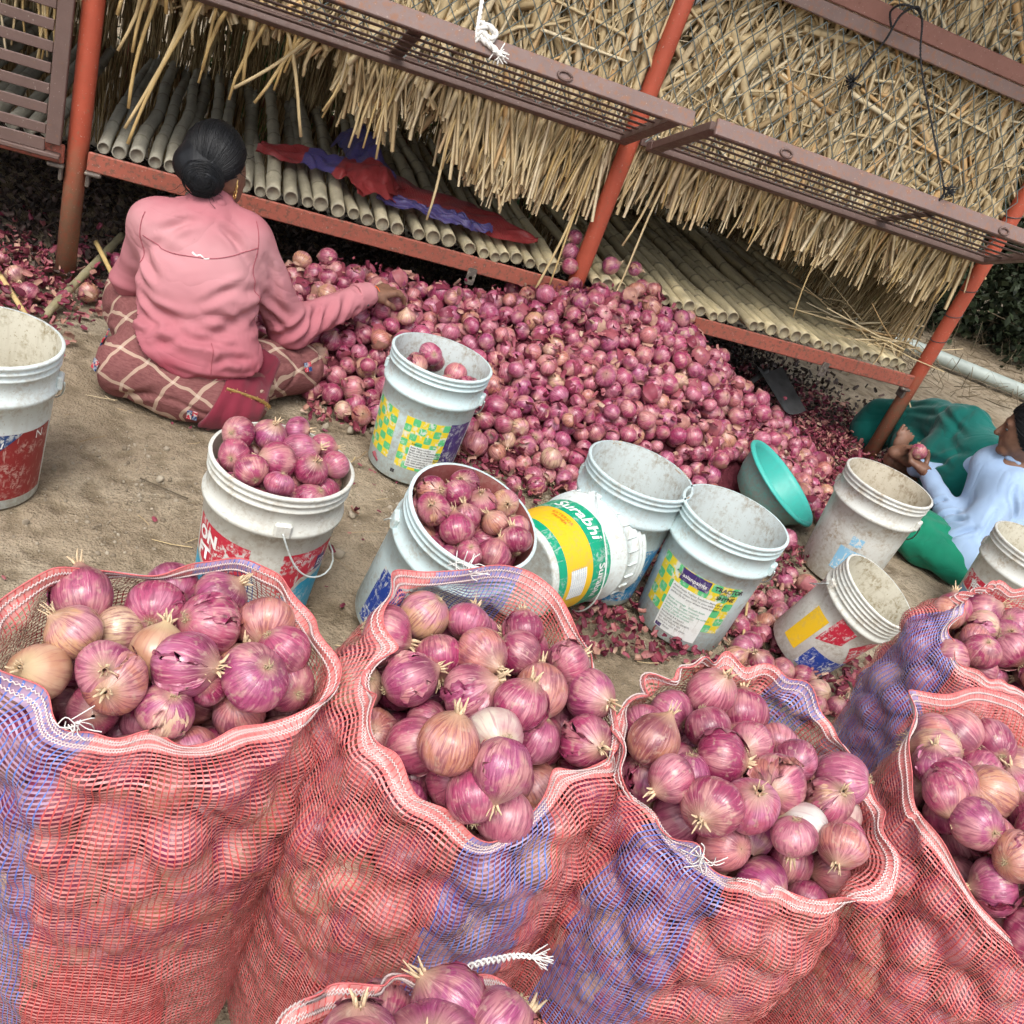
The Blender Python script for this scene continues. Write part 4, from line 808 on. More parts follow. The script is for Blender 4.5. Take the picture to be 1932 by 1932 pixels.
# ------------------------------------------------------------------ net sacks full of onions
def sack(name_lab, c, ab, rim, fill, blue, mouth_lab, seed, specials=(), n=None, axis=(0, 0)):
    """c: centre of the body on the ground; ab: half axes; rim: hem loop in world space; fill: height of the onions"""
    global rng
    keep = rng; rng = np.random.default_rng(seed)
    K = .88; c = np.array([c[0] * K, c[1] * K, 0.]); a, b = ab[0] * K, ab[1] * K; rim = CAM + K * (np.array(rim) - CAM); fill = 1.4 - K * (1.4 - fill)
    prof = lambda z: np.interp(z, [0, .04, .15, .3, .45, .6, .8], [.86, 1.0, 1.12, 1.14, 1.07, 1.0, .98]) * np.interp(z, [fill - .09, fill - .01], [1, .92])
    nprof = lambda z: np.interp(z, [0, .04, .15, .3, .45, .6, .8], [.86, 1.0, 1.12, 1.15, 1.09, 1.03, 1.0])
    cen = lambda z: c[:2] + np.outer(np.asarray(z) / max(fill, .1), axis)
    n_ = n or int(1.0 * math.pi * a * b * .93 * fill / (4 / 3 * math.pi * .0305 ** 3))
    r = rng.uniform(.0265, .0365, n_)
    def inside(P, r):
        P[:, 2] = np.maximum(P[:, 2], r); f = prof(P[:, 2]); d = P[:, :2] - cen(P[:, 2]); A = np.maximum(a * f - r, .02); B = np.maximum(b * f - r, .02)
        q_ = np.sqrt((d[:, 0] / A) ** 2 + (d[:, 1] / B) ** 2); k = q_ > 1; P[k, :2] = cen(P[k, 2]) + d[k] / q_[k, None]; return P
    def init(n):
        t = rng.uniform(0, 6.28, n); s = np.sqrt(rng.random(n)); z = rng.uniform(.03, fill * 1.35, n); return np.column_stack([c[0] + a * .9 * s * np.cos(t), c[1] + b * .9 * s * np.sin(t), z])
    P = pack(n_, r, inside, 1, 0, 130, .005, init)
    P += np.zeros_like(P); topz = np.sort(P[:, 2])[-22]; P[:, 2] *= np.clip(fill / topz, .8, 1.06); P[:, 2] += max(0, fill - np.sort(P[:, 2])[-22]); P[:, 2] = np.minimum(P[:, 2], fill + .03)  # bring the settled surface to the wanted level
    # which onions lie open in the mouth
    d = P[:, None, :2] - P[None, :, :2]; hz = np.linalg.norm(d, axis=-1); above = (hz < .045) & (P[None, :, 2] > P[:, None, 2] + .022); open_ = ~above.any(1) & (P[:, 2] > fill - .15)
    dd = P[:, :2] - cen(P[:, 2]); f = prof(P[:, 2]); e_ = np.sqrt((dd[:, 0] / (a * f)) ** 2 + (dd[:, 1] / (b * f)) ** 2)
    open_ |= (P[:, 2] > fill - .03)
    rc_ = rim[:, :2].mean(0); v_ = P[:, :2] - rc_; aa = np.arctan2(v_[:, 1], v_[:, 0]); ra_ = np.arctan2(rim[:, 1] - rc_[1], rim[:, 0] - rc_[0]); o_ = np.argsort(ra_)
    rr_ = np.interp(aa, np.concatenate([ra_[o_] - 2 * np.pi, ra_[o_], ra_[o_] + 2 * np.pi]), np.tile(np.linalg.norm(rim[o_, :2] - rc_, axis=1), 3)); rz_ = np.interp(aa, np.concatenate([ra_[o_] - 2 * np.pi, ra_[o_], ra_[o_] + 2 * np.pi]), np.tile(rim[o_, 2], 3))
    spill = (P[:, 2] > rz_ - .035) & (np.linalg.norm(v_, axis=1) > rr_ - r * .45); open_ &= ~spill   # would lie outside the hem
    k = 0; idx = np.where(open_)[0]; used = {}
    for sp_, lab_, (sx, sy), rr in specials:
        j = idx[np.argmin(np.hypot(P[idx, 0] - sx * K, P[idx, 1] - sy * K) + 10 * np.isin(idx, list(used)))]; used[j] = (sp_, lab_, rr)
    for i in idx:
        if i in used: onion(P[i] + [0, 0, .008], used[i][2] * .92, used[i][1], None, mat=used[i][0])
        else:
            q_ = (P[i, :2] - rim[:, :2].mean(0)); zone = 'in the centre' if np.hypot(*q_) < .055 else ['at the left', 'at the front', 'at the right', 'at the back'][int(((math.degrees(math.atan2(q_[1], q_[0])) + 225) % 360) // 90)]
            lab_ = 'red onion ' + zone + ' of the open mouth of ' + mouth_lab; onion(P[i], r[i] * 1.03, lab_, 'onions' + lab_[9:])
    rest = ~open_ & ~spill & (P[:, 2] > .02) & ((e_ > .55) | (P[:, 2] > fill - .22))
    onion_mass('packed_onions', P[rest], r[rest] * 1.0, 'onions packed below the mouth of ' + mouth_lab, (c[0], c[1], 0), True, 'onions')
    # net wall: follows the bulging onions, then rises to the hem
    NU, NB, NT = 200, 96, 40; th = np.linspace(-np.pi, np.pi, NU, endpoint=False)
    rc = rim[:, :2].mean(0); ra = np.arctan2(rim[:, 1] - rc[1], rim[:, 0] - rc[0]); o_ = np.argsort(ra); ra, rm = ra[o_], rim[o_]
    ra3 = np.concatenate([ra - 2 * np.pi, ra, ra + 2 * np.pi]); RM = np.stack([np.interp(th, ra3, np.tile(rm[:, q_], 3)) for q_ in range(3)], 1)
    for _ in range(9): RM = .5 * RM + .25 * np.roll(RM, 1, 0) + .25 * np.roll(RM, -1, 0)
    zc = np.minimum(fill - .015, RM[:, 2] - .012)
    s = np.linspace(0, 1, NB); Zg = .004 + (zc[None] - .004) * s[:, None]
    cx = c[0] + axis[0] * Zg / fill; cy = c[1] + axis[1] * Zg / fill; ct, st = np.cos(th), np.sin(th)
    base = nprof(Zg) / np.sqrt((ct / a) ** 2 + (st / b) ** 2)[None]
    ron = np.zeros_like(Zg)
    for i in range(n_):
        if e_[i] < .35: continue
        R_ = r[i] * 1.11; dx = P[i, 0] - cx; dy = P[i, 1] - cy; bb = dx * ct + dy * st; disc = R_ ** 2 - (Zg - P[i, 2]) ** 2 - (dx ** 2 + dy ** 2 - bb ** 2); m_ = disc > 0
        ron[m_] = np.maximum(ron[m_], (bb + np.sqrt(np.where(m_, disc, 0)))[m_])
    ron = np.where(ron > .3 * base, ron, 0); lo_ = base * .93; rr = np.maximum(ron, lo_)
    blur = lambda q_: (q_ * 2 + np.roll(q_, 1, 1) + np.roll(q_, -1, 1) + np.vstack([q_[:1], q_[:-1]]) + np.vstack([q_[1:], q_[-1:]])) / 6
    for _ in range(12): rr = np.maximum(ron + .001, blur(rr))
    for _ in range(2): rr = blur(rr)
    rr = rr + .0025 + .0035 * vnoise(np.stack([np.broadcast_to(th * 3, Zg.shape), Zg * 30], -1), 1.2, seed)
    rr *= np.clip(.62 + (Zg / .035) * .38, .62, 1)
    body = np.stack([cx + rr * ct, cy + rr * st, Zg], -1)
    s0 = body[-1]; t = np.linspace(0, 1, NT + 1)[1:, None, None]; H = np.linalg.norm(RM - s0, axis=1)[None, :, None]
    outw = np.stack([ct, st, 0 * ct], -1)[None]; T0 = np.array([0, 0, 1.]) * H * 1.0; dirn = (RM - s0)[None]; T1 = dirn * 1.0 + outw * H * .5
    up = (2 * t ** 3 - 3 * t ** 2 + 1) * s0[None] + (t ** 3 - 2 * t ** 2 + t) * T0 + (-2 * t ** 3 + 3 * t ** 2) * RM[None] + (t ** 3 - t ** 2) * T1
    wr = vnoise(np.stack([np.broadcast_to(ct * 2.2, (NT, NU)), np.broadcast_to(st * 2.2, (NT, NU)), np.broadcast_to(t[..., 0] * 1.2, (NT, NU))], -1), 2.3, seed + 5)
    up = up + outw * (wr * np.minimum(1, H[..., 0] / .08) * t[..., 0] * .017)[..., None] + np.array([0, 0, 1.]) * (np.roll(wr, 9, 1) * t[..., 0] ** 2 * .010)[..., None]
    VV = np.concatenate([body, up]); seg = np.linalg.norm(np.diff(VV, axis=0), axis=-1); vlen = np.concatenate([np.cumsum(seg[::-1], 0)[::-1], np.zeros((1, NU))]); 
    for _ in range(6): vlen = .5 * vlen + .25 * np.roll(vlen, 1, 1) + .25 * np.roll(vlen, -1, 1)
    circ = 2 * math.pi * math.sqrt((a * a + b * b) / 2)
    VV = np.concatenate([VV, VV[:, :1]], 1); vlen = np.concatenate([vlen, vlen[:, :1]], 1)
    root = empty('net_sack', tuple(c), name_lab, 'net sack', 'full net sacks in front')
    # woven net: flat weft tapes and thin warp threads, built strand by strand
    cu, cv = .0064, .0053; nu = int(circ / cu); vm = float(vlen.max()); nv = int(vm / cv)
    ui = (np.arange(nu)[:, None] + np.array([0, .19])[None]).ravel() / nu * NU; i0 = np.floor(ui).astype(int); fu = (ui - i0)[:, None]
    vt = (np.arange(nv)[:, None] + np.array([0, .44])[None]).ravel() * cv; dens = np.where(vt < .02, 1, 0)
    Gp = np.zeros((2 * nv, 2 * nu, 3)); ok = np.zeros((2 * nv, 2 * nu), bool)
    for i in range(2 * nu):
        C_ = (VV[:, i0[i]] * (1 - fu[i]) + VV[:, i0[i] + 1] * fu[i])[::-1]; vl = (vlen[:, i0[i]] * (1 - fu[i]) + vlen[:, i0[i] + 1] * fu[i])[::-1]
        vv = vt + .0011 * math.sin(i * .37 + seed) * np.sin(vt * 95 + i * .05) ; vv[0] = 0; 
        for q_ in range(3): Gp[:, i, q_] = np.interp(vv, vl, C_[:, q_])
        ok[:, i] = vv < vl[-1] - .001
    Gp += .0007 * (rng.random(Gp.shape) - .5)
    I, J = np.meshgrid(np.arange(2 * nu), np.arange(2 * nv - 1)); I = I.ravel(); J = J.ravel(); I2 = (I + 1) % (2 * nu)
    use = (J % 2 == 0) | (I % 2 == 0); use &= ok[J, I] & ok[J + 1, I2] & ok[J + 1, I] & ok[J, I2]; use |= (vt[J] < .019)
    I, J, I2 = I[use], J[use], I2[use]; F = np.stack([J * 2 * nu + I, J * 2 * nu + I2, (J + 1) * 2 * nu + I2, (J + 1) * 2 * nu + I], 1)[:, ::-1]
    deg = (I // 2 + .5) / nu * 360 - 180; edge = 3 * np.sin(vt[J] * 30); inb = np.zeros(len(I), bool)
    for p_, q_ in blue: inb |= (deg > p_ + edge * .3) & (deg < q_ + edge * .3)
    mi = np.where(I % 2 == 0, 1, 0) + 2 * inb
    V = Gp.reshape(-1, 3); keepv = np.zeros(len(V), bool); keepv[F.ravel()] = True; remap = np.cumsum(keepv) - 1
    no = obj('netting', V[keepv] - c, remap[F], [M['net_weft'], M['net_warp'], M['net_weft_blue'], M['net_warp_blue']], root, True); no.data.polygons.foreach_set('material_index', mi.astype(np.int32)); no.data.update()
    # stitched hem and flat base
    def along(v_): return np.stack([[np.interp(v_, vlen[::-1, i], VV[::-1, i, q_]) for q_ in range(3)] for i in range(NU + 1)])
    for v_ in (.0065, .0165):
        L0, L1 = along(v_ - .0012), along(v_ + .0012); w_ = (np.arange(NU * 3 + 1) % 2)[:, None]; x_ = np.arange(NU * 3 + 1) / 3.0; k0 = np.minimum(np.floor(x_).astype(int), NU - 1); f_ = (x_ - k0)[:, None]
        P_ = (L0[k0] * (1 - f_) + L0[k0 + 1] * f_) * w_ + (L1[k0] * (1 - f_) + L1[k0 + 1] * f_) * (1 - w_); cm = P_[:, :2].mean(0); o_ = P_ - [*cm, 0]; o_[:, 2] = 0; o_ /= np.linalg.norm(o_, axis=1)[:, None] + 1e-9
        for sgn in (-1, 1): gm = Geo(); gm.tube(P_ - c + o_ * .0018 * sgn + [0, 0, .0003], .00105, 4, False); gm.build('hem_stitch', M['stitch'], root, True)
    hv = up[-1]; hv = np.concatenate([hv, hv[:1]]) - c
    gm = Geo(); gm.tube(hv, .0009, 4, False); gm.build('hem_cord', M['hem_cord'], root, True)
    bt = np.concatenate([body[0] - c, [[0, 0, .002]]]); obj('base_net', bt, [[i, (i + 1) % NU, NU] for i in range(NU)], M['sack_base'], root, True)
    rng = keep
    return root, RM
def net_col(name, a, b):
    g = G(name, .4, .5); g.set(Base_Color=g.mix(g.ramp(g.noise(40, 2), [(.35, 0.0), (.65, 1.0)]), a, b), Alpha=.86 if 'weft' in name else 1.0); M[name] = g.m
net_col('net_weft', (.52, .16, .15), (.64, .28, .26)); net_col('net_warp', (.46, .06, .058), (.54, .09, .085)); net_col('net_weft_blue', (.27, .17, .27), (.38, .25, .36)); net_col('net_warp_blue', (.05, .085, .36), (.09, .19, .52))
flat_mat('stitch', (.62, .50, .48), .7, .15, 200, .2)
flat_mat('hem_cord', (.58, .14, .14), .6, .2, 300, .3); flat_mat('sack_base', (.35, .05, .05), .7, .2, 100)
RIM1 = [(-0.073,0.842,0.560),(-0.043,0.807,0.550),(-0.008,0.801,0.545),(0.077,0.803,0.540),(0.175,0.828,0.550),(0.263,0.873,0.580),(0.272,0.897,0.600),(0.250,0.950,0.610),(0.205,1.015,0.622),(0.143,1.045,0.64),(0.092,1.035,0.628),(0.032,1.015,0.615),(-0.040,1.0,0.615),(-0.100,0.985,0.63),(-0.128,0.92,0.605),(-0.128,0.850,0.575)]
RIM2 = [(0.465,0.709,0.500),(0.521,0.758,0.530),(0.569,0.785,0.550),(0.639,0.815,0.570),(0.659,0.866,0.585),(0.653,0.927,0.600),(0.632,0.996,0.620),(0.602,1.067,0.640),(0.550,1.088,0.650),(0.474,1.075,0.640),(0.397,1.064,0.645),(0.328,1.029,0.650),(0.315,0.957,0.620),(0.312,0.907,0.600),(0.305,0.850,0.580),(0.312,0.800,0.560),(0.351,0.755,0.540),(0.408,0.727,0.520)]
RIM3 = [(0.727,0.682,0.520),(0.791,0.667,0.510),(0.864,0.645,0.510),(0.928,0.617,0.520),(1.008,0.619,0.540),(1.026,0.662,0.560),(1.032,0.746,0.585),(1.023,0.822,0.600),(1.022,0.895,0.610),(0.987,0.960,0.620),(0.898,0.983,0.620),(0.807,0.975,0.620),(0.689,0.918,0.610),(0.647,0.830,0.580),(0.621,0.781,0.560),(0.668,0.753,0.540),(0.701,0.727,0.535)]
RIM4 = [(1.199,0.623,0.500),(1.236,0.556,0.480),(1.322,0.516,0.480),(1.454,0.560,0.520),(1.530,0.693,0.570),(1.534,0.842,0.610),(1.453,0.950,0.640),(1.289,0.948,0.645),(1.188,0.924,0.640),(1.136,0.862,0.620),(1.130,0.825,0.600),(1.141,0.758,0.560),(1.161,0.688,0.530)]
RIM5 = [(1.532,1.197,0.560),(1.532,1.152,0.550),(1.580,1.112,0.540),(1.697,1.087,0.540),(1.835,1.123,0.560),(1.90,1.25,0.600),(1.86,1.340,0.630),(1.75,1.345,0.630),(1.656,1.30,0.620),(1.576,1.248,0.590)]
RIM6 = [(0.163,0.447,0.550),(0.175,0.468,0.580),(0.209,0.476,0.600),(0.256,0.480,0.605),(0.326,0.474,0.605),(0.380,0.487,0.610),(0.416,0.463,0.585),(0.442,0.430,0.560),(0.426,0.309,0.500),(0.315,0.244,0.480),(0.209,0.295,0.500)]
RA = ''
sack('red net sack with blue stripe, leftmost of the front row', (.055, .905), (.185, .17), RIM1, .553, [(-165, -122), (54, 86)], 'the leftmost net sack', 101,
     [('onion_golden', 'large golden brown onion in the mouth of the leftmost red net sack', (.06, .93), .035), ('onion_golden', 'smaller golden brown onion at the left hem of the leftmost red net sack', (-.08, .87), .033)])
sack('red net sack with blue stripe in front of the tilted pail', (.455, .895), (.212, .195), RIM2, .558, [(-102, -68), (70, 115)], 'the middle net sack', 102,
     [('onion_pale', 'pale cream onion in the mouth of the middle net sack', (.42, .83), .036)])
sack('red net sack with blue stripe holding one bright white onion', (.84, .80), (.20, .185), RIM3, .55, [(-158, -119), (33, 58)], 'the sack with the white onion', 103,
     [('onion_white', 'bright white onion at the front hem of a net sack', (.875, .69), .034), ('onion_pale', 'pale silvery onion at the right hem of the sack with the white onion', (.985, .76), .038)])
sack('red net sack cut off by the right picture edge, steep sloping hem', (1.33, .75), (.205, .205), RIM4, .555, [(112, 135)], 'the rightmost front sack', 104)
sack('red and blue net sack at the right edge, standing behind the others', (1.70, 1.20), (.20, .165), RIM5, .53, [(150, 179.9), (-180, -160)], 'the sack behind the rightmost', 105)
sack('red net sack nearest the camera at the bottom edge, only its hem showing', (.31, .36), (.14, .125), RIM6, .57, [(2, 34)], 'the nearest sack', 106)
# white stitch threads left hanging at the hems
def threads(label, p, seed, L=.03):
    r_ = np.random.default_rng(seed); gm = Geo(); p = CAM + .88 * (np.array(p) - CAM); L *= .7
    for k in range(12):
        d = r_.normal(size=3) * [1, .6, .6]; d /= np.linalg.norm(d); gm.tube(spline([p + r_.normal(0, .004, 3), p + d * L * .5 + r_.normal(0, .004, 3), p + d * L + r_.normal(0, .006, 3)], 8), .0007, 4)
    tag(gm.build('hem_threads', M['rope_white'], None, True), label, 'thread')
def thread_tail():
    gm = Geo(); f_ = lambda p: CAM + .88 * (np.array(p) - CAM)
    for s in (-1, 1):
        P_ = spline([f_(p) for p in ((.31, .478, .607), (.335, .480, .609), (.36, .486, .613), (.38, .488, .616), (.40, .490, .618), (.42, .489, .616))], 90); t_ = np.linspace(0, 1, 90); P_[:, 2] += s * .0032 * np.sin(t_ * 60) * (t_ < .75); P_[:, 1] += s * .002 * np.cos(t_ * 60)
        gm.tube(P_, .0011, 5)
    frayed(gm, f_((.412, .489, .618)), 14, .020, .0006, 9, (1, -.1, .1), .35); tag(gm.build('hem_threads', M['rope_white'], None, True), 'twisted white hem thread on the nearest net sack', 'thread')
threads('loose white hem threads at the front of the leftmost net sack', (-.03, .80, .562), 1); threads('loose white hem threads on the blue stripe of the sack with the white onion', (.735, .676, .53), 2)
thread_tail(); threads('loose white threads at the back hem of the middle net sack', (.45, 1.075, .648), 4)
# ------------------------------------------------------------------ paint pails
def tilt_matrix(axis, spin=0.0):
    return Vector(axis).normalized().to_track_quat('Z', 'Y').to_matrix() @ Matrix.Rotation(spin, 3, 'Z')
class Pail:
    H, R0, R1 = .375, .127, .148
    def __init__(s, label, loc, body, lining, axis=(0, 0, 1), face=None, handle=None, ribs=2, wire='plastic_white'):
        s.e = empty('paint_pail', loc, label, 'pail', 'plastic paint pails')
        if abs(axis[2]) < .999: s.e.rotation_euler = tilt_matrix(axis).to_euler()
        s.face = math.atan2(-loc[1], -loc[0]) if face is None else face     # angle that looks at the viewer
        H, R0, R1 = s.H, s.R0, s.R1; rr = lambda z: R0 + (R1 - R0) * z / H
        p = [(0.001, .004), (R0 - .012, .004), (R0 - .003, 0), (R0, .004), (rr(.20), .20)]
        zc = .272
        p += [(rr(zc), zc), (rr(zc) + .008, zc + .003), (rr(zc) + .009, zc + .014), (rr(zc) + .003, zc + .018)]
        zs = np.linspace(H - .018 - .016 * (ribs - 1), H - .018, ribs)
        for z in zs: p += [(rr(z) + .0005, z - .005), (rr(z) + .0042, z - .0032), (rr(z) + .0042, z + .001), (rr(z) + .0005, z + .003)]
        p += [(R1 + .001, H - .010), (R1 + .0045, H - .007), (R1 + .005, H - .002), (R1 + .003, H), (R1 - .003, H)]
        V, F = lathe_geo(p, 64); s.body = obj('body', V, F, M[body], s.e)
        q_ = [(R1 - .003, H - .0002), (R1 - .0045, H - .012), (rr(.2) - .004, .2), (R0 - .005, .012), (.001, .010)]
        V, F = lathe_geo(q_, 64); obj('lining', V, F, M[lining], s.e)
        for a in ((s.face + 1.4, s.face + 1.4 + math.pi) if handle is None else handle[:2]):
            c = np.array([math.cos(a), math.sin(a), 0]); Rm = np.stack([c, np.cross((0, 0, 1), c), (0, 0, 1)], 1)
            Geo().box(c * (rr(.295) + .006) + [0, 0, .296], (.014, .036, .034), Rm, .004).build('handle_lug', M[body], s.e, False)
        a0, a1, drop = (handle if handle is not None else (s.face + 1.4, s.face + 1.4 + math.pi, -.9))
        t = np.linspace(0, 1, 33); R_ = rr(.3) + .013
        A = np.array([math.cos(a0), math.sin(a0), 0]) * R_; B = np.array([math.cos(a1), math.sin(a1), 0]) * R_; mid = (A + B) / 2; ax = (A - B) / 2; r_ = np.linalg.norm(ax)
        side = np.cross((0, 0, 1), ax / r_); side *= r_
        bow = side * math.cos(drop) + np.array([0, 0, 1]) * r_ * math.sin(drop)
        Pp = mid + np.cos(t * math.pi)[:, None] * ax + np.sin(t * math.pi)[:, None] * bow + [0, 0, .294]
        rad = np.hypot(Pp[:, 0], Pp[:, 1]); k = (rad < R_ + .002) & (Pp[:, 2] < H + .01); Pp[k, :2] *= ((R_ + .002) / np.maximum(rad[k], .02))[:, None]
        Geo().tube(Pp, .0021, 6).build('wire_handle', M[wire], s.e, True)
    def rad(s, z): return s.R0 + (s.R1 - s.R0) * z / s.H
    def wrap(s, a, z, off): r_ = s.rad(z) + off; return np.stack([r_ * np.cos(a), r_ * np.sin(a), z], -1)
    def patch(s, name, mat, poly=None, a0=0, a1=1, z0=0, z1=.1, off=.0006, uvn=None):
        """printed panel: rectangle (a0..a1, z0..z1) or polygon [(a, z)...] in angle from the face and height"""
        if poly is None:
            na, nz = max(3, int(abs(a1 - a0) / .09) + 2), 5; A, Z = np.meshgrid(np.linspace(a0, a1, na), np.linspace(z0, z1, nz))
            V = s.wrap(s.face + A, Z, off).reshape(-1, 3); U = None if uvn is None else np.stack([(A - a0) / (a1 - a0) * uvn[0] + uvn[2], (Z - z0) / (z1 - z0) * uvn[1]], -1).reshape(-1, 2)
            return obj(name, V, grid_faces(na, nz), M[mat], s.e, True, U)
        # strips between lower and upper outline
        P = np.array(poly); a = np.linspace(P[:, 0].min() + 1e-4, P[:, 0].max() - 1e-4, 30); lo = []; hi = []
        for x in a:
            zz = []
            for (x0, y0), (x1, y1) in zip(P, np.roll(P, -1, 0)):
                if (x0 - x) * (x1 - x) <= 0 and x0 != x1: zz.append(y0 + (y1 - y0) * (x - x0) / (x1 - x0))
            lo.append(min(zz)); hi.append(max(zz))
        lo, hi = np.array(lo), np.array(hi); V = np.concatenate([s.wrap(s.face + a, lo + (hi - lo) * t, off) for t in (0, .33, .67, 1)]); return obj(name, V, grid_faces(30, 4), M[mat], s.e, True)
    def text(s, txt, a, z, size, mat, off=.0018, rot=0.0, shear=0.0, bold=0.0, align='CENTER', spacing=1.0, xs=1.0):
        cu = bpy.data.curves.new('print', 'FONT'); cu.body = txt; cu.size = size; cu.align_x = align; cu.align_y = 'CENTER'; cu.shear = shear; cu.offset = bold; cu.resolution_u = 2; cu.space_character = spacing
        to = bpy.data.objects.new('print', cu); col.objects.link(to); dg = bpy.context.evaluated_depsgraph_get(); dg.update()
        me = bpy.data.meshes.new_from_object(to.evaluated_get(dg)); col.objects.unlink(to); bpy.data.objects.remove(to)
        n = len(me.vertices); co = np.empty(n * 3, np.float32); me.vertices.foreach_get('co', co); co = co.reshape(-1, 3).astype(float)
        x, y = co[:, 0] * xs, co[:, 1]; c_, s_ = math.cos(rot), math.sin(rot); x, y = x * c_ - y * s_, x * s_ + y * c_
        zz = z + y; V = s.wrap(s.face + a + x / s.rad(z), zz, off); me.vertices.foreach_set('co', V.astype(np.float32).ravel()); me.update()
        me.materials.clear(); me.materials.append(M[mat]); o = bpy.data.objects.new('lettering', me); link(o, s.e); return o
    def inside_pack(s, n, level, r0=.030, r1=.040, depth=.12, lab='', group='', axis=(0, 0, 1)):
        r_ = rng.uniform(r0, r1, n); fl = level - depth
        def ins(P, r):
            P[:, 2] = np.maximum(P[:, 2], fl + r); L = np.linalg.norm(P[:, :2], axis=1) + 1e-9; lim = s.rad(np.minimum(P[:, 2], s.H)) - .006 - r; k = L > lim; P[k, :2] *= (lim[k] / L[k])[:, None]; return P
        def ini(n): t = rng.uniform(0, 6.28, n); q_ = .1 * np.sqrt(rng.random(n)); return np.column_stack([q_ * np.cos(t), q_ * np.sin(t), rng.uniform(fl, level + .08, n)])
        P = pack(n, r_, ins, 1, 0, 160, .004, ini); P[:, 2] += level + .012 - np.sort(P[:, 2])[-7]; mwx = s.e.matrix_basis
        for i in range(n):
            q_ = math.degrees(math.atan2(P[i, 1], P[i, 0]) - s.face) % 360; zone = 'buried low' if P[i, 2] < level - .05 else ('in the middle' if np.hypot(P[i, 0], P[i, 1]) < .05 else ['near the front rim', 'near the right rim', 'near the back rim', 'near the left rim'][int(((q_ + 45) % 360) // 90)])
            onion(mwx @ Vector(P[i]), r_[i], lab.replace('red onion', 'red onion ' + zone), group + ' ' + zone)

g = G('flake', .8, .2); nz = g.noise(45, 4, g.tc(), .65); M['flake'] = g.set(Base_Color=g.mix(nz, (.22, .17, .12), (.5, .40, .30)), Alpha=g.math('GREATER_THAN', nz, .53))
# 1 left edge, dark red print
b = Pail('white pail with dark red and navy print, cut off by the left edge', (-.365, 2.07, 0), 'plastic_white', 'lining_cream')
b.patch('print_panel', 'ink_maroon', a0=-1.5, a1=1.25, z0=.028, z1=.205); b.patch('print_panel', 'ink_navy', poly=[(-1.4, .205), (.62, .205), (.15, .15), (.05, .125), (-1.4, .11)], off=.0012)
b.text('KANSAI', .06, .178, .020, 'ink_white', shear=.25, bold=.0006); b.text('PAINT', .0, .162, .014, 'ink_white', shear=.25); b.text('N', .95, .19, .03, 'ink_white')
t = np.linspace(0, 2 * np.pi, 29); Geo().tube(b.wrap(b.face + .06 + .15 * np.cos(t), .135 + .014 * np.sin(t), .0012), .0016, 5).build('logo_ring', M['ink_white'], b.e, True)
# 2 full pail, red and blue print
b = Pail('cream white pail heaped with red onions, red and blue print, wire handle hanging', (.255, 1.765, 0), 'plastic_cream', 'lining_cream', handle=(math.atan2(-1.765, -.255) + .22, math.atan2(-1.765, -.255) + .22 + math.pi, -1.15))
b.patch('print_panel', 'ink_red', poly=[(-1.25, .235), (-.13, .225), (-.13, .10), (-1.0, .13), (-1.25, .15)]); b.patch('print_panel', 'ink_red', poly=[(.36, .225), (1.35, .235), (1.35, .175), (.75, .155), (.62, .125), (.36, .12)])
b.patch('print_panel', 'ink_teal', poly=[(-1.3, .135), (-1.0, .115), (-.13, .088), (.36, .105), (.62, .11), (.78, .14), (1.35, .16), (1.35, .035), (-1.3, .035)], off=.0008)
b.text('ON', -.93, .198, .042, 'ink_white', bold=.002); b.text('FT', -.98, .155, .042, 'ink_white', bold=.002); b.text('ON', .62, .205, .012, 'ink_white')
b.patch('logo_box', 'ink_purple', a0=1.02, a1=1.24, z0=.165, z1=.205, off=.0012); b.text('EP', 1.13, .185, .026, 'ink_white', off=.0022)
for k in range(4): b.text('Interior Emulsion', .7, .095 - k * .008, .007, 'ink_white')
b.inside_pack(32, .372, .030, .042, .13, 'red onion in the full pail with red and blue print', 'onions in the full pail')
# 3 chequered pail at the heap
b = Pail('pale pail with chequered print and purple band, few onions inside, at the heap edge', (.735, 2.515, 0), 'plastic_bluewhite', 'lining_grey')
b.patch('print_panel', 'ink_checker', a0=-.32, a1=.66, z0=.052, z1=.222, uvn=(6, 7, 0)); b.patch('print_panel', 'ink_checker', a0=-1.3, a1=-.52, z0=.06, z1=.222, uvn=(4, 7, 1)); b.patch('print_panel', 'ink_purple', a0=.66, a1=1.3, z0=.02, z1=.225)
b.patch('print_box', 'ink_paper', a0=-.08, a1=.52, z0=.062, z1=.135, off=.0012)
for k, l in enumerate(['Asian Paints Limited', 'Regd. Office: 6A, Shantinagar,', 'Santacruz (East), Mumbai - 400 055.', 'For feedback/complaints, write to', 'the Customer Centricity Manager at', 'the above address or', 'call 1800-209-5678 or email to', 'customercare@asianpaints.com']): b.text(l, -.06, .129 - k * .0086, .0075, 'ink_black', off=.0022, align='LEFT', bold=.0001)
b.text('Address:', -.06, .142, .008, 'ink_black', align='LEFT', off=.0022)
b.patch('print_mark', 'ink_black', a0=-.36, a1=-.26, z0=.024, z1=.036)
for p_, r_ in (((-.03, .03, .325), .035), ((-.075, -.02, .30), .034), ((.02, -.06, .275), .033), ((.06, .02, .285), .034), ((.0, .08, .285), .034), ((.085, -.045, .28), .034), ((-.05, .08, .27), .03), ((-.02, -.09, .25), .033)): onion(Vector((.735 + p_[0], 2.515 + p_[1], p_[2] + .035)), r_, 'red onion inside the chequered pail at the heap edge', 'onions in the chequered pail')
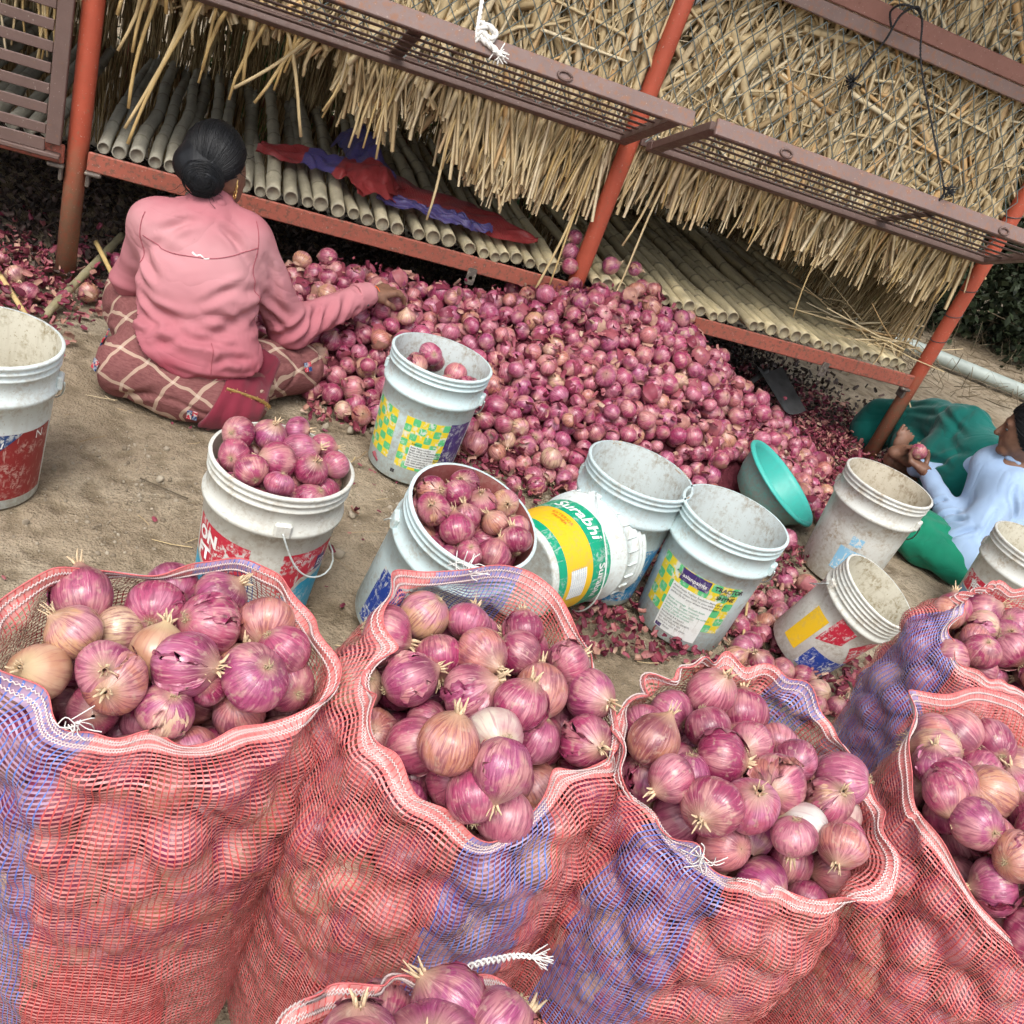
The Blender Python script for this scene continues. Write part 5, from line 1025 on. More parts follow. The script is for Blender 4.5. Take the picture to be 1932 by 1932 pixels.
# 4 tilted pail full of onions
b = Pail('white pail with dark red inside tilted forward, full of onions, behind the middle sack', (.612, 1.722, .034), 'plastic_bluewhite', 'lining_red', (.11, -.231, .967), face=-1.9)
b.patch('print_panel', 'ink_royal', a0=-1.4, a1=.4, z0=.02, z1=.2); b.text('O', -.7, .15, .03, 'ink_white')
b.inside_pack(40, .355, .028, .038, .14, 'red onion in the tilted pail with dark red inside', 'onions in the tilted pail')
# 5 pail with flaking rim
b = Pail('empty pale grey pail with flaking rim and blue print, behind the lying pail', (1.225, 2.045, 0), 'plastic_grey', 'lining_grey', (-.06, -.02, 1))
b.patch('print_panel', 'ink_blue', a0=-1.0, a1=1.35, z0=.02, z1=.20); b.patch('print_box', 'ink_paper', a0=.42, a1=.85, z0=.055, z1=.125, off=.0012)
for k in range(7): b.text('Apply 2-3 coats for best finish', .44, .119 - k * .009, .0065, 'ink_black', off=.0022, align='LEFT')
for k, (aa, ll) in enumerate(((2.1, .5), (3.6, .35), (1.2, .25))):
    V, F = lathe_geo([(b.R1 - .0042, b.H - .05 - .02 * (k % 2)), (b.R1 - .0042, b.H - .006), (b.R1 - .001, b.H + .0008), (b.R1 + .0035, b.H + .001)], 12, b.face + aa, b.face + aa + ll); obj('flaked_patch', V, F, M['flake'], b.e)
# 6 lying pail
b = Pail('white pail lying on its side with green and yellow print', (.862, 1.79, .160), 'plastic_white', 'lining_cream', (.825, .565, 0), face=0.0, ribs=2)
# find the side that looks at the viewer
inv = b.e.rotation_euler.to_matrix().inverted(); lv = inv @ Vector((-.75, -1.6, 1.25)); b.face = math.atan2(lv.y, lv.x)
up_ = inv @ Vector((0, 0, 1)); upa = (math.atan2(up_.y, up_.x) - b.face + math.pi) % (2 * math.pi) - math.pi
b.patch('print_panel', 'ink_green', a0=-1.7, a1=1.7, z0=.02, z1=.05); b.patch('print_panel', 'ink_yellow', a0=-1.7, a1=1.7, z0=.05, z1=.15); b.patch('print_panel', 'ink_green', a0=-1.8, a1=1.8, z0=.15, z1=.222, off=.0008)
sg = 1 if upa > 0 else -1
b.text('Surabhi', sg * .55, .185, .052, 'ink_white', shear=.2, bold=.0012, rot=0 if sg > 0 else 0); b.text('Surabhi', -sg * .85, .185, .034, 'ink_white', bold=.0008)
b.text('EXTERIOR', sg * .62, .128, .015, 'ink_orange'); b.text('PRIMER', sg * .62, .112, .015, 'ink_orange'); b.patch('print_box', 'ink_paper', a0=-sg * .75 - .3, a1=-sg * .75 + .3, z0=.065, z1=.125, off=.0012)
for k in range(7): b.text('shake well before use, apply on dry wall', -sg * .75, .118 - k * .008, .0055, 'ink_slate', off=.0022)
for k in range(26):  # stiffening ribs under the rim
    a_ = k / 26 * 6.283; c_ = np.array([math.cos(a_), math.sin(a_), 0]); Geo().box(c_ * (b.rad(.31) + .002) + [0, 0, .318], (.010, .0025, .04), np.stack([c_, np.cross((0, 0, 1), c_), (0, 0, 1)], 1), .0008).build('rim_rib', M['plastic_white'], b.e)
# 7 chequered pail with purple box
b = Pail('empty pale pail with green and yellow chequered print, purple box and white text panel', (1.455, 1.888, 0), 'plastic_bluewhite', 'lining_grey')
b.patch('print_panel', 'ink_checker', a0=-.95, a1=.85, z0=.075, z1=.235, uvn=(9, 6, 0)); b.patch('print_box', 'ink_purple', a0=-.40, a1=.22, z0=.197, z1=.233, off=.0012)
b.patch('print_box', 'ink_paper', a0=-.47, a1=.48, z0=.03, z1=.182, off=.0012); b.text('asianpaints', -.09, .214, .0165, 'ink_white', off=.0022, bold=.0003)
b.text('TRACTOR', .60, .222, .018, 'ink_black', off=.0022, bold=.0006); b.text('EMULSION', .60, .209, .010, 'ink_black', off=.0022); b.text('SHYNE', .60, .196, .017, 'ink_black', off=.0022, bold=.0005); b.text('Atosh', -.40, .215, .012, 'ink_black', off=.0022)
for k, l in enumerate(['Asian Paints Tractor Emulsion Shyne gives an', 'attractive sheen finish to your walls and is a', 'perfect fit for your dream home budget.', '', 'Better coverage   Smooth finish', 'Washable   Fungus resistant', 'Surface preparation: clean the surface', 'Apply 2 coats of emulsion', 'Drying time 30 minutes', 'Recoating 4-6 hours', 'Dilute with water 50-60%', 'Stir well before use', 'Store in a cool dry place', 'Asian Paints']):
    b.text(l, -.43, .174 - k * .0100, .0085, 'ink_black' if k < 3 or k > 8 else 'ink_green', off=.0022, align='LEFT')
b.patch('print_box', 'ink_purple', a0=-.44, a1=-.30, z0=.033, z1=.044, off=.0018)
# 9 plain dirty pail
b = Pail('empty dirty white pail with rubbed off pale blue print, before the rightmost post', (2.275, 2.315, 0), 'plastic_dirty', 'lining_dirty', wire='dark_iron')
b.patch('print_remains', 'ink_lightblue', a0=-.2, a1=.45, z0=.06, z1=.15); b.patch('print_remains', 'ink_lightblue', a0=-.05, a1=.25, z0=.165, z1=.20)
# 10 tilted pail with peeling print
b = Pail('empty white pail leaning over, peeling yellow, red and dark blue print', (1.81, 1.80, .032), 'plastic_cream', 'lining_cream', (.22, -.24, .945), face=-2.35, ribs=4); b.e.scale = (.8, .8, .8)
b.patch('print_panel', 'ink_red', poly=[(-.9, .27), (-.35, .26), (-.35, .19), (-.9, .14)]); b.patch('print_panel', 'ink_yellow', a0=-1.5, a1=-1.0, z0=.05, z1=.22); b.patch('print_panel', 'ink_red', poly=[(-.15, .2), (.15, .26), (1.0, .26), (1.0, .12), (.3, .12)]); b.patch('print_panel', 'ink_royal', a0=-.75, a1=1.0, z0=.02, z1=.115)
# 11 right edge
b = Pail('grimy white pail with red stripe and slate blue print at the right edge', (2.73, 2.055, 0), 'plastic_dirty', 'lining_cream', wire='dark_iron')
b.patch('print_panel', 'ink_red', a0=-1.2, a1=1.2, z0=.155, z1=.215); b.patch('print_panel', 'ink_slate', a0=-1.25, a1=1.25, z0=.02, z1=.15); b.text('BERITEX', -.42, .185, .030, 'ink_white', bold=.0008)
for k in range(5): b.text('- - - - - - - - - - - - - -', -.3, .135 - .018 * k, .012, 'ink_white')

# ------------------------------------------------------------------ teal basin leaning on the onions
bs = empty('plastic_basin', (2.176, 2.673, .125), 'teal plastic basin tipped on its side against the onions', 'basin'); bs.rotation_euler = tilt_matrix((.42, -.24, .88)).to_euler(); bs.scale = (1.08, 1.08, 1.08)
V, F = lathe_geo([(.001, -.125), (.085, -.125), (.105, -.115), (.135, -.07), (.158, -.012), (.164, 0)], 56); obj('outer_wall', V, F, M['basin_out'], bs)
V, F = lathe_geo([(.164, 0), (.172, .001), (.176, -.004), (.176, -.009), (.172, -.010), (.172, .0), (.168, .004), (.160, .002), (.154, -.012), (.131, -.068), (.10, -.112), (.001, -.119)], 56); obj('inner_wall', V, F, M['basin_teal'], bs)

# ------------------------------------------------------------------ empty sacks thrown on the bamboo floor
def thrown_sack(label, pts, wid, blue, seed, hump):
    nu, nv = 70, 40; c = spline(pts, nu); t = np.gradient(c, axis=0); t /= np.linalg.norm(t, axis=1)[:, None]; sd_ = np.cross((0, 0, 1), t); sd_ /= np.linalg.norm(sd_, axis=1)[:, None]
    s = np.linspace(-.5, .5, nv); w_ = np.interp(np.linspace(0, 1, nu), *wid)
    P = c[None] + s[:, None, None] * w_[None, :, None] * sd_[None]; ux = np.linspace(0, 1, nu)[None]; P[..., 2] += np.exp(-(s / .45) ** 2)[:, None] * 1.6 * np.interp(ux[0], *hump)[None]
    q_ = np.stack([np.broadcast_to(ux * 6, P.shape[:2]), np.broadcast_to(s[:, None] * 4, P.shape[:2])], -1); P[..., 2] += .012 * vnoise(q_, 1.5, seed) * (np.interp(ux[0], *hump) > .001) + .010 + .012 * np.abs(vnoise(q_, 2.2, seed + 1)); P[..., 1] += .01 * vnoise(q_, 2, seed + 2)
    U = np.stack([np.broadcast_to(ux * .8, P.shape[:2]), np.broadcast_to((s + .5)[:, None] * .35 + .03, P.shape[:2])], -1)
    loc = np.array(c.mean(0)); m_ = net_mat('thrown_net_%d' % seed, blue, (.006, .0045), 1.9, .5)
    return tag(obj('empty_sack', (P - loc).reshape(-1, 3), grid_faces(nu, nv), m_, None, True, U.reshape(-1, 2), loc=loc), label, 'sack', 'empty sacks on the floor')
thrown_sack('empty red and blue net sack lying flat behind the seated person on the bamboo floor', [(.18, 3.72, .50), (.36, 3.68, .505), (.52, 3.62, .51), (.64, 3.52, .51)], ([0, .3, .7, 1], [.10, .20, .26, .30]), [(.25, .45)], 21, ([0, .4, .8, 1], [.01, .03, .05, .03]))
thrown_sack('crumpled purple and red net sack bunched in a hump on the bamboo floor', [(.50, 3.98, .51), (.56, 3.80, .52), (.58, 3.62, .52), (.60, 3.44, .50)], ([0, .4, .7, 1], [.10, .16, .19, .16]), [(.0, .55)], 22, ([0, .25, .6, 1], [.05, .10, .07, .02]))
thrown_sack('dark red empty net sack spread along the bamboo floor, blue lower edge', [(.62, 3.66, .505), (.85, 3.62, .505), (1.05, 3.56, .505), (1.24, 3.50, .50)], ([0, .3, .7, .93, 1], [.36, .36, .24, .10, .04]), [], 23, ([0, .5, 1], [.02, .02, .008]))
thrown_sack('purple blue strip of net sack along the front of the dark red sack', [(.60, 3.50, .502), (.75, 3.47, .502), (.92, 3.46, .502), (1.04, 3.47, .502)], ([0, .5, 1], [.09, .09, .05]), [(0, 1)], 24, ([0, .5, 1], [.012, .02, .008]))

# ------------------------------------------------------------------ odds and ends on the ground
def stick(label, a, b_, r_, name='bamboo_stick', mat='bamboo', c_=(.34, .30, .17, 1), nodes=True):
    t = np.linspace(0, 1, 22); P = np.array(a) + t[:, None] * (np.array(b_) - a); rr = r_ * (1 + (.12 * (np.arange(22) % 7 == 3) if nodes else 0)); gm = Geo(); gm.tube(P - np.array(a), rr, 10); o = gm.build(name, M[mat], None, True); o.location = a; o.color = c_; return tag(o, label, 'stick')
stick('greenish bamboo stick lying on the skins beside the leftmost post', (-.372, 2.98, .025), (-.235, 3.74, .06), .0135)
stick('short split straw stick leaning across the bamboo stick', (-.30, 3.50, .10), (-.165, 3.22, .03), .008, 'split_stick', 'stalk', nodes=False)
stick('pale dry stalk on the skins at the left picture edge', (-.60, 3.30, .05), (-.415, 2.95, .02), .008, 'dry_stalk', 'stalk', nodes=False)
stick('thin pale straw on the earth at the left edge beside the leftmost sack', (-.34, 1.75, .01), (-.27, 1.45, .012), .005, 'dry_stalk', 'stalk', nodes=False)
stick('bent dry straw standing among the skins near the chequered pail with purple box', (1.69, 1.95, .06), (1.62, 1.80, .02), .004, 'dry_stalk', 'stalk', nodes=False)
stick('thin twig on the bare earth between the full pail and the left pail', (-.02, 2.18, .006), (.10, 2.12, .006), .0018, 'twig', 'dry_twig', nodes=False)
sh = empty('shovel', (2.62, 3.72, .06), 'dark iron shovel lying under the bamboo floor by the heap end', 'shovel')
P = []
for j in range(7):
    for i in range(7):
        s, t = i / 6 - .5, j / 6; P.append((.20 * s * (1 - .15 * t), -.24 * t, .12 - .10 * t + .10 * s * s))
obj('blade', np.array(P), grid_faces(7, 7), M['dark_iron'], sh).rotation_euler = (0, 0, R(20))
Geo().tube([(0, 0, .12), (-.12, -.10, .08), (-.35, -.32, .02)], .014, 10).build('handle', M['dark_iron'], sh, True)
# ------------------------------------------------------------------ people: bodies and clothes as smooth implicit surfaces
def cap(a, b, ra, rb):
    a = np.array(a, np.float32); d = np.array(b, np.float32) - a; L = d.dot(d) + 1e-9
    def f(P):
        t = np.clip((P - a) @ d / L, 0, 1); return np.linalg.norm(P - a - t[:, None] * d, axis=1) - (ra + (rb - ra) * t)
    return f
def ell(c, r, rot=None):
    c = np.array(c, np.float32); r = np.array(r, np.float32)
    def f(P):
        p = P - c
        if rot is not None: p = p @ np.asarray(rot, np.float32)
        k0 = np.linalg.norm(p / r, axis=1); k1 = np.linalg.norm(p / r ** 2, axis=1) + 1e-9; return k0 * (k0 - 1) / k1
    return f
def union(fs, k=.03):
    def f(P):
        d = fs[0](P)
        for q_ in fs[1:]:
            e = q_(P); h = np.clip(.5 + .5 * (e - d) / k, 0, 1); d = e + (d - e) * h - k * h * (1 - h)
        return d
    return f
def polygonize(f, lo, hi, h):
    lo = np.array(lo, float); B = 4; nb = np.ceil((np.array(hi) - lo) / (h * B)).astype(int); n = nb * B + 1
    bc = np.stack(np.meshgrid(*[np.arange(k) for k in nb], indexing='ij'), -1).reshape(-1, 3); cen = (lo + (bc + .5) * B * h).astype(np.float32); fc = f(cen)
    act = np.abs(fc) < B * h * 1.35; A = np.repeat(np.repeat(np.repeat(np.where(fc < 0, -1., 1.).reshape(nb).astype(np.float32), B, 0), B, 1), B, 2); A = np.pad(A, ((0, 1),) * 3, mode='edge')
    off = np.stack(np.meshgrid(*[np.arange(B + 1)] * 3, indexing='ij'), -1).reshape(-1, 3); ab = bc[act]
    for i in range(0, len(ab), 3000):
        I = (ab[i:i + 3000, None] * B + off[None]).reshape(-1, 3); A[I[:, 0], I[:, 1], I[:, 2]] = f((lo + I * h).astype(np.float32))
    S = A < 0; mixed = np.zeros(n - 1, int)
    cs = [(a, b_, c) for a in (0, 1) for b_ in (0, 1) for c in (0, 1)]
    for a, b_, c in cs: mixed += S[a:n[0] - 1 + a, b_:n[1] - 1 + b_, c:n[2] - 1 + c]
    cells = np.argwhere((mixed > 0) & (mixed < 8)); val = np.stack([A[cells[:, 0] + a, cells[:, 1] + b_, cells[:, 2] + c] for a, b_, c in cs], 1); CO = np.array(cs, float)
    acc = np.zeros((len(cells), 3)); cnt = np.zeros(len(cells))
    for i in range(8):
        for j in range(i + 1, 8):
            if np.abs(CO[i] - CO[j]).sum() != 1: continue
            k = (val[:, i] < 0) != (val[:, j] < 0); t = val[k, i] / (val[k, i] - val[k, j]); acc[k] += CO[i] + t[:, None] * (CO[j] - CO[i]); cnt[k] += 1
    V = lo + (cells + acc / cnt[:, None]) * h; idx = -np.ones(n - 1, np.int64); idx[cells[:, 0], cells[:, 1], cells[:, 2]] = np.arange(len(cells)); Fs = []
    for ax in range(3):
        u, v = (ax + 1) % 3, (ax + 2) % 3; s0 = [slice(None)] * 3; s1 = [slice(None)] * 3; s0[ax] = slice(0, n[ax] - 1); s1[ax] = slice(1, n[ax]); E = S[tuple(s0)] != S[tuple(s1)]; e = np.argwhere(E); e = e[(e[:, u] > 0) & (e[:, v] > 0) & (e[:, u] < n[u] - 1) & (e[:, v] < n[v] - 1)]
        du = np.zeros(3, int); du[u] = 1; dv = np.zeros(3, int); dv[v] = 1; g_ = lambda p: idx[p[:, 0], p[:, 1], p[:, 2]]
        q_ = np.stack([g_(e - du - dv), g_(e - dv), g_(e), g_(e - du)], 1); fl = ~S[e[:, 0], e[:, 1], e[:, 2]]; q_[fl] = q_[fl][:, ::-1]; Fs.append(q_)
    F = np.concatenate(Fs); return V, F[(F >= 0).all(1)]
def normals(f, V, e=.003):
    P = V.astype(np.float32); g_ = np.stack([f(P + np.eye(3, dtype=np.float32)[i] * e) - f(P - np.eye(3, dtype=np.float32)[i] * e) for i in range(3)], 1); return g_ / (np.linalg.norm(g_, axis=1)[:, None] + 1e-9)
def creases(V, segs, f=None):
    d = np.zeros(len(V))
    for a, b_, wd, dp in segs:
        t = np.linspace(0, 1, 13)[:, None]; L = np.array(a) * (1 - t) + np.array(b_) * t; nrm_ = unit(np.array(b_, float) - a); bend = np.sin(t * math.pi) * .008 * math.sin(sum(a) * 97); L = L + bend * np.cross(nrm_, (.3, .5, .8))
        if f is not None:
            for _ in range(4): L = L - normals(f, L) * f(L.astype(np.float32))[:, None]
        m_ = np.linalg.norm(V - L[6], axis=1) < np.linalg.norm(L[0] - L[-1]) + .05; idx = np.where(m_)[0]
        if not len(idx): continue
        D = np.linalg.norm(V[idx][:, None] - L[None], axis=2); k = D.argmin(1); seg = np.clip(k, 1, 11); dist = np.full(len(idx), 9.)
        for o_ in (-1, 0):
            p0 = L[seg + o_]; e = L[seg + o_ + 1] - p0; tt = np.clip(((V[idx] - p0) * e).sum(1) / ((e * e).sum(1) + 1e-12), 0, 1); dist = np.minimum(dist, np.linalg.norm(V[idx] - p0 - tt[:, None] * e, axis=1))
        taper = np.sin(np.pi * np.clip(k / 12 * .92 + .04, 0, 1)) ** .7; x = dist / wd
        d[idx] += dp * taper * (np.exp(-x ** 2) - .45 * np.exp(-((x - 2.0) / .9) ** 2))
    return d
def skin_obj(name, f, lo, hi, h, mat, parent, org, disp=None, uvf=None, extra=()):
    V, F = polygonize(f, lo, hi, h)
    for f_, l_, h_, r_ in extra: v2, F2 = polygonize(f_, l_, h_, r_); F = np.concatenate([F, F2 + len(V)]); V = np.concatenate([V, v2])
    if disp is not None: V = V + normals(f, V) * disp(V)[:, None]
    return obj(name, V - np.array(org), F, M[mat], parent, True, None if uvf is None else uvf(V), loc=org if parent is None else None)
def finger(base, d1, d2, d3, L, r_): 
    b0 = np.array(base, float); p1 = b0 + np.array(d1) * L[0]; p2 = p1 + np.array(d2) * L[1]; p3 = p2 + np.array(d3) * L[2]
    return [cap(b0, p1, r_ * 1.06, r_), cap(p1, p2, r_, r_ * .92), cap(p2, p3, r_ * .92, r_ * .78)]
def unit(v): v = np.array(v, float); return v / np.linalg.norm(v)

flat_mat('seam_pink', (.30, .075, .095), .9, .2, 200)
# ---- person in pink, seen from behind, sitting cross-legged and reaching for onions
ORG = np.array([.05, 2.68, 0.])
fd = unit((.74, .64, -.20))                       # where the face looks
hc = np.array([.030, 2.842, .660])
EAR = hc + unit((.66, -.75, 0)) * .076 + np.array([0, 0, -.032]) + fd * .012
wr = np.array([.590, 3.045, .318]); hf = unit((.80, .56, .06)); hl = unit((-.57, .81, 0)); hz_ = np.array([0, 0, 1.])
hand = [cap(wr - hf * .03, wr + hf * .02, .023, .025)]
for k, s in enumerate((-.026, -.009, .009, .026)):
    kn = wr + hf * (.078 - .006 * abs(k - 1.2)) + hl * s + hz_ * .010
    hand.append(cap(wr + hf * .012 + hl * s * .6, kn, .017, .0125))
fing = []
for k, (s, L) in enumerate(((-.027, .9), (-.009, 1.0), (.010, 1.04), (.028, .85))):
    kn = wr + hf * (.078 - .006 * abs(k - 1.2)) + hl * s + hz_ * .010
    fing += finger(kn, unit(hf * .95 + hl * (s * 6) - hz_ * .18), unit(hf * .75 + hl * s * 4 - hz_ * .62), unit(hf * .35 - hz_ * .9), (.036 * L, .024 * L, .020 * L), .0088)
tb = wr + hf * .025 - hl * .026 - hz_ * .008
fing += [cap(wr + hf * .0 - hl * .008, tb, .019, .014)] + finger(tb, unit(hf * .75 - hl * .55 - hz_ * .45), unit(hf * .9 - hl * .1 - hz_ * .45), unit(hf * .8 + hl * .1 - hz_ * .6), (.026, .022, .016), .0098)
w1_body = union([cap((.05, 2.68, .14), (.04, 2.76, .45), .10, .10), cap((.035, 2.785, .50), (.045, 2.84, .60), .050, .046), ell(hc, (.076, .092, .094)), ell(hc + fd * .042 + [0, 0, -.035], (.060, .060, .080)), cap(hc + fd * .070 + [0, 0, -.075], hc + fd * .055 + [.01, -.01, -.078], .030, .032),
                 cap(hc + fd * .100 + [0, 0, -.02], hc + fd * .112 + [0, 0, -.042], .010, .013), ell(EAR, (.011, .019, .030), rotz(-.75)), cap((.16, 2.775, .49), (.33, 2.85, .215), .04, .035), cap((.33, 2.85, .215), wr, .036, .024), cap((-.09, 2.77, .455), (-.13, 2.88, .25), .03, .026), cap((-.13, 2.88, .25), (.05, 3.03, .20), .026, .022),
                 cap((0, 2.7, .1), (-.14, 2.95, .12), .08, .06), cap((.1, 2.7, .1), (.4, 2.87, .08), .08, .05)], .02)
hand_f = union(hand, .012); fing_f = union(fing, .004)
hand_all = union([hand_f, fing_f, cap((.50, 2.975, .282), wr, .028, .0235)], .005)
person = skin_obj('person', w1_body, (-.30, 2.5, .0), (.66, 3.16, .78), .006, 'skin', None, ORG, extra=[(hand_all, (.52, 2.96, .22), (.80, 3.24, .40), .0028)])
tag(person, 'person in faded pink shirt seated cross-legged, back turned, reaching into the onion heap', 'person')
OP = (0, 0, 0)
def child(name, f, lo, hi, h, mat, disp=None, uvf=None, parent=None, org=ORG): return skin_obj(name, f, lo, hi, h, mat, parent or person, org, disp, uvf)
# shirt
sh_f = union([ell((.062, 2.670, .20), (.172, .132, .13)), ell((.048, 2.702, .32), (.168, .124, .15)), ell((.036, 2.750, .44), (.160, .104, .115)), cap((-.090, 2.768, .468), (.150, 2.782, .490), .062, .064), cap((.035, 2.775, .52), (.040, 2.80, .556), .066, .056),
              cap((.152, 2.780, .478), (.332, 2.852, .215), .070, .062), cap((.332, 2.852, .215), wr - hf * .022, .060, .040), cap((-.095, 2.77, .458), (-.135, 2.87, .25), .064, .052), cap((-.135, 2.87, .25), (.05, 3.02, .20), .05, .036), ell((.070, 2.640, .17), (.190, .125, .085))], .045)
hem = lambda P: .112 + .55 * (P[:, 1] - 2.50) + .28 * np.maximum(0, .06 - P[:, 0]) + .08 * np.maximum(0, P[:, 0] - .15) - P[:, 2]
armz = lambda P: np.where(P[:, 0] - .42 * (P[:, 2] - .1) > .20, -1., 1.)  # right arm region keeps its sleeve below the hem line
f_shirt = lambda P: np.maximum(np.maximum(sh_f(P), np.where((P[:, 0] > .262) | (P[:, 1] > 2.775), -1, hem(P))), -(union([cap(wr - hf * .05, wr + hf * .05, .031, .031)])(P)))
def shirt_disp(V):
    d = 1.15 * creases(V, [((.18, 2.70, .33), (.06, 2.60, .29), .015, -.011), ((.20, 2.72, .30), (.08, 2.58, .23), .016, -.012), ((.19, 2.70, .36), (.08, 2.64, .36), .014, -.008), ((.17, 2.66, .27), (.12, 2.60, .33), .012, .007),
                    ((-.14, 2.64, .27), (.12, 2.55, .20), .014, -.011), ((-.12, 2.62, .235), (.20, 2.55, .185), .014, .011), ((-.14, 2.65, .325), (.03, 2.58, .255), .014, -.010), ((-.02, 2.55, .165), (.23, 2.57, .215), .011, -.010), ((.05, 2.56, .27), (.2, 2.62, .25), .013, -.008), ((-.13, 2.64, .295), (.0, 2.58, .23), .012, .008), ((-.08, 2.58, .19), (.10, 2.53, .15), .010, -.007),
                    ((.29, 2.80, .20), (.37, 2.84, .27), .012, -.012), ((.35, 2.82, .21), (.42, 2.90, .30), .012, -.013), ((.40, 2.86, .22), (.45, 2.91, .31), .011, -.011), ((.46, 2.90, .24), (.50, 2.96, .33), .011, -.009), ((.31, 2.79, .28), (.23, 2.77, .36), .013, -.010), ((.27, 2.78, .24), (.21, 2.75, .30), .012, -.009), ((.505, 2.96, .26), (.53, 2.99, .34), .009, -.007), ((.25, 2.76, .40), (.19, 2.74, .46), .012, -.006),
                    ((.02, 2.70, .52), (-.09, 2.69, .47), .011, -.008), ((.06, 2.70, .52), (.13, 2.70, .48), .011, -.008), ((-.13, 2.68, .42), (-.05, 2.62, .36), .013, -.008), ((-.14, 2.70, .36), (-.06, 2.62, .32), .012, -.008), ((-.10, 2.66, .45), (.0, 2.63, .43), .015, -.004), ((.16, 2.66, .40), (.05, 2.63, .33), .011, -.006), ((-.13, 2.65, .24), (-.02, 2.56, .21), .010, -.008), ((.02, 2.55, .235), (.17, 2.57, .245), .010, -.007), ((-.10, 2.60, .285), (.08, 2.57, .285), .012, -.006), ((.10, 2.55, .18), (.22, 2.59, .17), .009, -.007), ((-.05, 2.55, .15), (.10, 2.52, .135), .009, -.006), ((.22, 2.74, .42), (.27, 2.77, .33), .012, -.007), ((.25, 2.76, .29), (.32, 2.79, .235), .010, -.008), ((.33, 2.81, .175), (.40, 2.87, .19), .010, -.008), ((.43, 2.88, .22), (.52, 2.96, .25), .009, -.006), ((.09, 2.68, .53), (.15, 2.70, .44), .012, -.006), ((-.02, 2.68, .53), (-.09, 2.68, .42), .012, -.006)], f_shirt)
    low = np.clip((.36 - V[:, 2]) / .2, 0, 1) * (V[:, 0] < .24); q_ = np.stack([V[:, 0] * .45 + V[:, 2] * .5, V[:, 1] * .5, V[:, 2] * 1.8], 1); return d + .007 * low * vnoise(q_, 22, 31) + .003 * vnoise(V, 18, 32) + .003 * wrinkle(q_, 10, 34, .2) * low
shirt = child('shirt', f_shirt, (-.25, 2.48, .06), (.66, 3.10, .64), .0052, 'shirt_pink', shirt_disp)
def on_shirt(pts, n, off=.001):
    P_ = spline(pts, n)
    for _ in range(3): P_ = P_ - normals(f_shirt, P_) * f_shirt(P_.astype(np.float32))[:, None]
    nn = normals(f_shirt, P_); return P_ + nn * (off + shirt_disp(P_)[:, None])
for pts in ([(-.135, 2.66, .455), (-.05, 2.63, .447), (.05, 2.63, .452), (.12, 2.66, .468), (.175, 2.71, .49)], [(.165, 2.74, .555), (.182, 2.70, .50), (.188, 2.68, .44), (.185, 2.68, .38), (.17, 2.69, .33)], [(.10, 2.56, .24), (.11, 2.53, .19), (.115, 2.51, .15)], [(-.13, 2.70, .52), (-.135, 2.68, .45), (-.13, 2.67, .38)]):
    Geo().tube(on_shirt(pts, 30) - ORG, .0013, 5).build('seam', M['seam_pink'], shirt, True)
# cuff band, collar, label, cuff button
collar = union([cap((-.005, 2.752, .560), (.060, 2.752, .568), .016, .016), cap((.060, 2.752, .568), (.105, 2.80, .556), .016, .014), cap((-.005, 2.752, .560), (-.045, 2.79, .535), .016, .014)], .01)
child('collar', collar, (-.09, 2.70, .50), (.15, 2.84, .62), .0045, 'shirt_pink', None, None, shirt, ORG)
cuff = lambda P: np.maximum(np.maximum(cap(wr - hf * .075, wr - hf * .012, .0405, .0385)(P), -cap(wr - hf * .1, wr + hf * .05, .030, .030)(P)), np.abs((P - wr + hf * .046) @ hf.astype(np.float32)) - .030)
child('cuff', cuff, wr - .12, wr + .08, .004, 'shirt_pink', None, None, shirt, ORG)
Geo().tube(spline([(.012, 2.628, .458), (.024, 2.624, .452), (.034, 2.627, .455), (.046, 2.623, .449), (.058, 2.627, .452)], 18) - ORG + [0, .006, 0], .0035, 6, True, .5).build('neck_label', M['tape_white'], shirt, True)
Geo().tube([wr - hf * .045 - hl * .036 - hz_ * .015 - ORG, wr - hf * .045 - hl * .041 - hz_ * .017 - ORG], .0045, 10).build('cuff_button', M['dark_iron'], shirt, True)
t = np.linspace(0, 2 * np.pi, 25); B1 = hl; B2 = np.cross(hf, hl)
Geo().tube(wr - ORG + hf * .002 + .0275 * (np.cos(t)[:, None] * B1 + np.sin(t)[:, None] * B2), .0028, 6).build('bangle', M['gold'], person, True)
Geo().tube(wr - ORG + hf * .011 + .0270 * (np.cos(t)[:, None] * B1 + np.sin(t)[:, None] * B2), .0020, 6).build('bangle', M['ink_orange'], person, True)
# plaid skirt
sk_f = union([ell((.045, 2.685, .085), (.205, .175, .155)), cap((-.03, 2.72, .10), (-.125, 2.955, .150), .118, .098), ell((-.10, 2.64, .07), (.095, .10, .09)), cap((.13, 2.68, .085), (.385, 2.855, .085), .118, .082), cap((.375, 2.885, .075), (.0, 3.03, .075), .075, .07), ell((.13, 2.605, .055), (.165, .115, .085)), cap((-.12, 2.97, .10), (.05, 3.05, .07), .08, .07)], .04)
f_skirt = lambda P: np.maximum(sk_f(P), .001 - P[:, 2])
def skirt_disp(V):
    q_ = np.stack([V[:, 0] * .8, V[:, 1] * .8, V[:, 2] * 1.3], 1); return .005 * vnoise(q_, 17, 41) + .007 * wrinkle(q_, 12, 42) + creases(V, [((.17, 2.56, .12), (.32, 2.70, .05), .012, -.008), ((.16, 2.58, .16), (.36, 2.76, .14), .012, -.006), ((.0, 2.50, .10), (-.12, 2.56, .02), .012, -.006), ((-.16, 2.68, .16), (-.20, 2.84, .07), .012, -.008), ((-.14, 2.62, .14), (-.17, 2.74, .04), .010, -.006), ((-.18, 2.80, .19), (-.20, 2.9, .1), .012, -.006)], f_skirt)
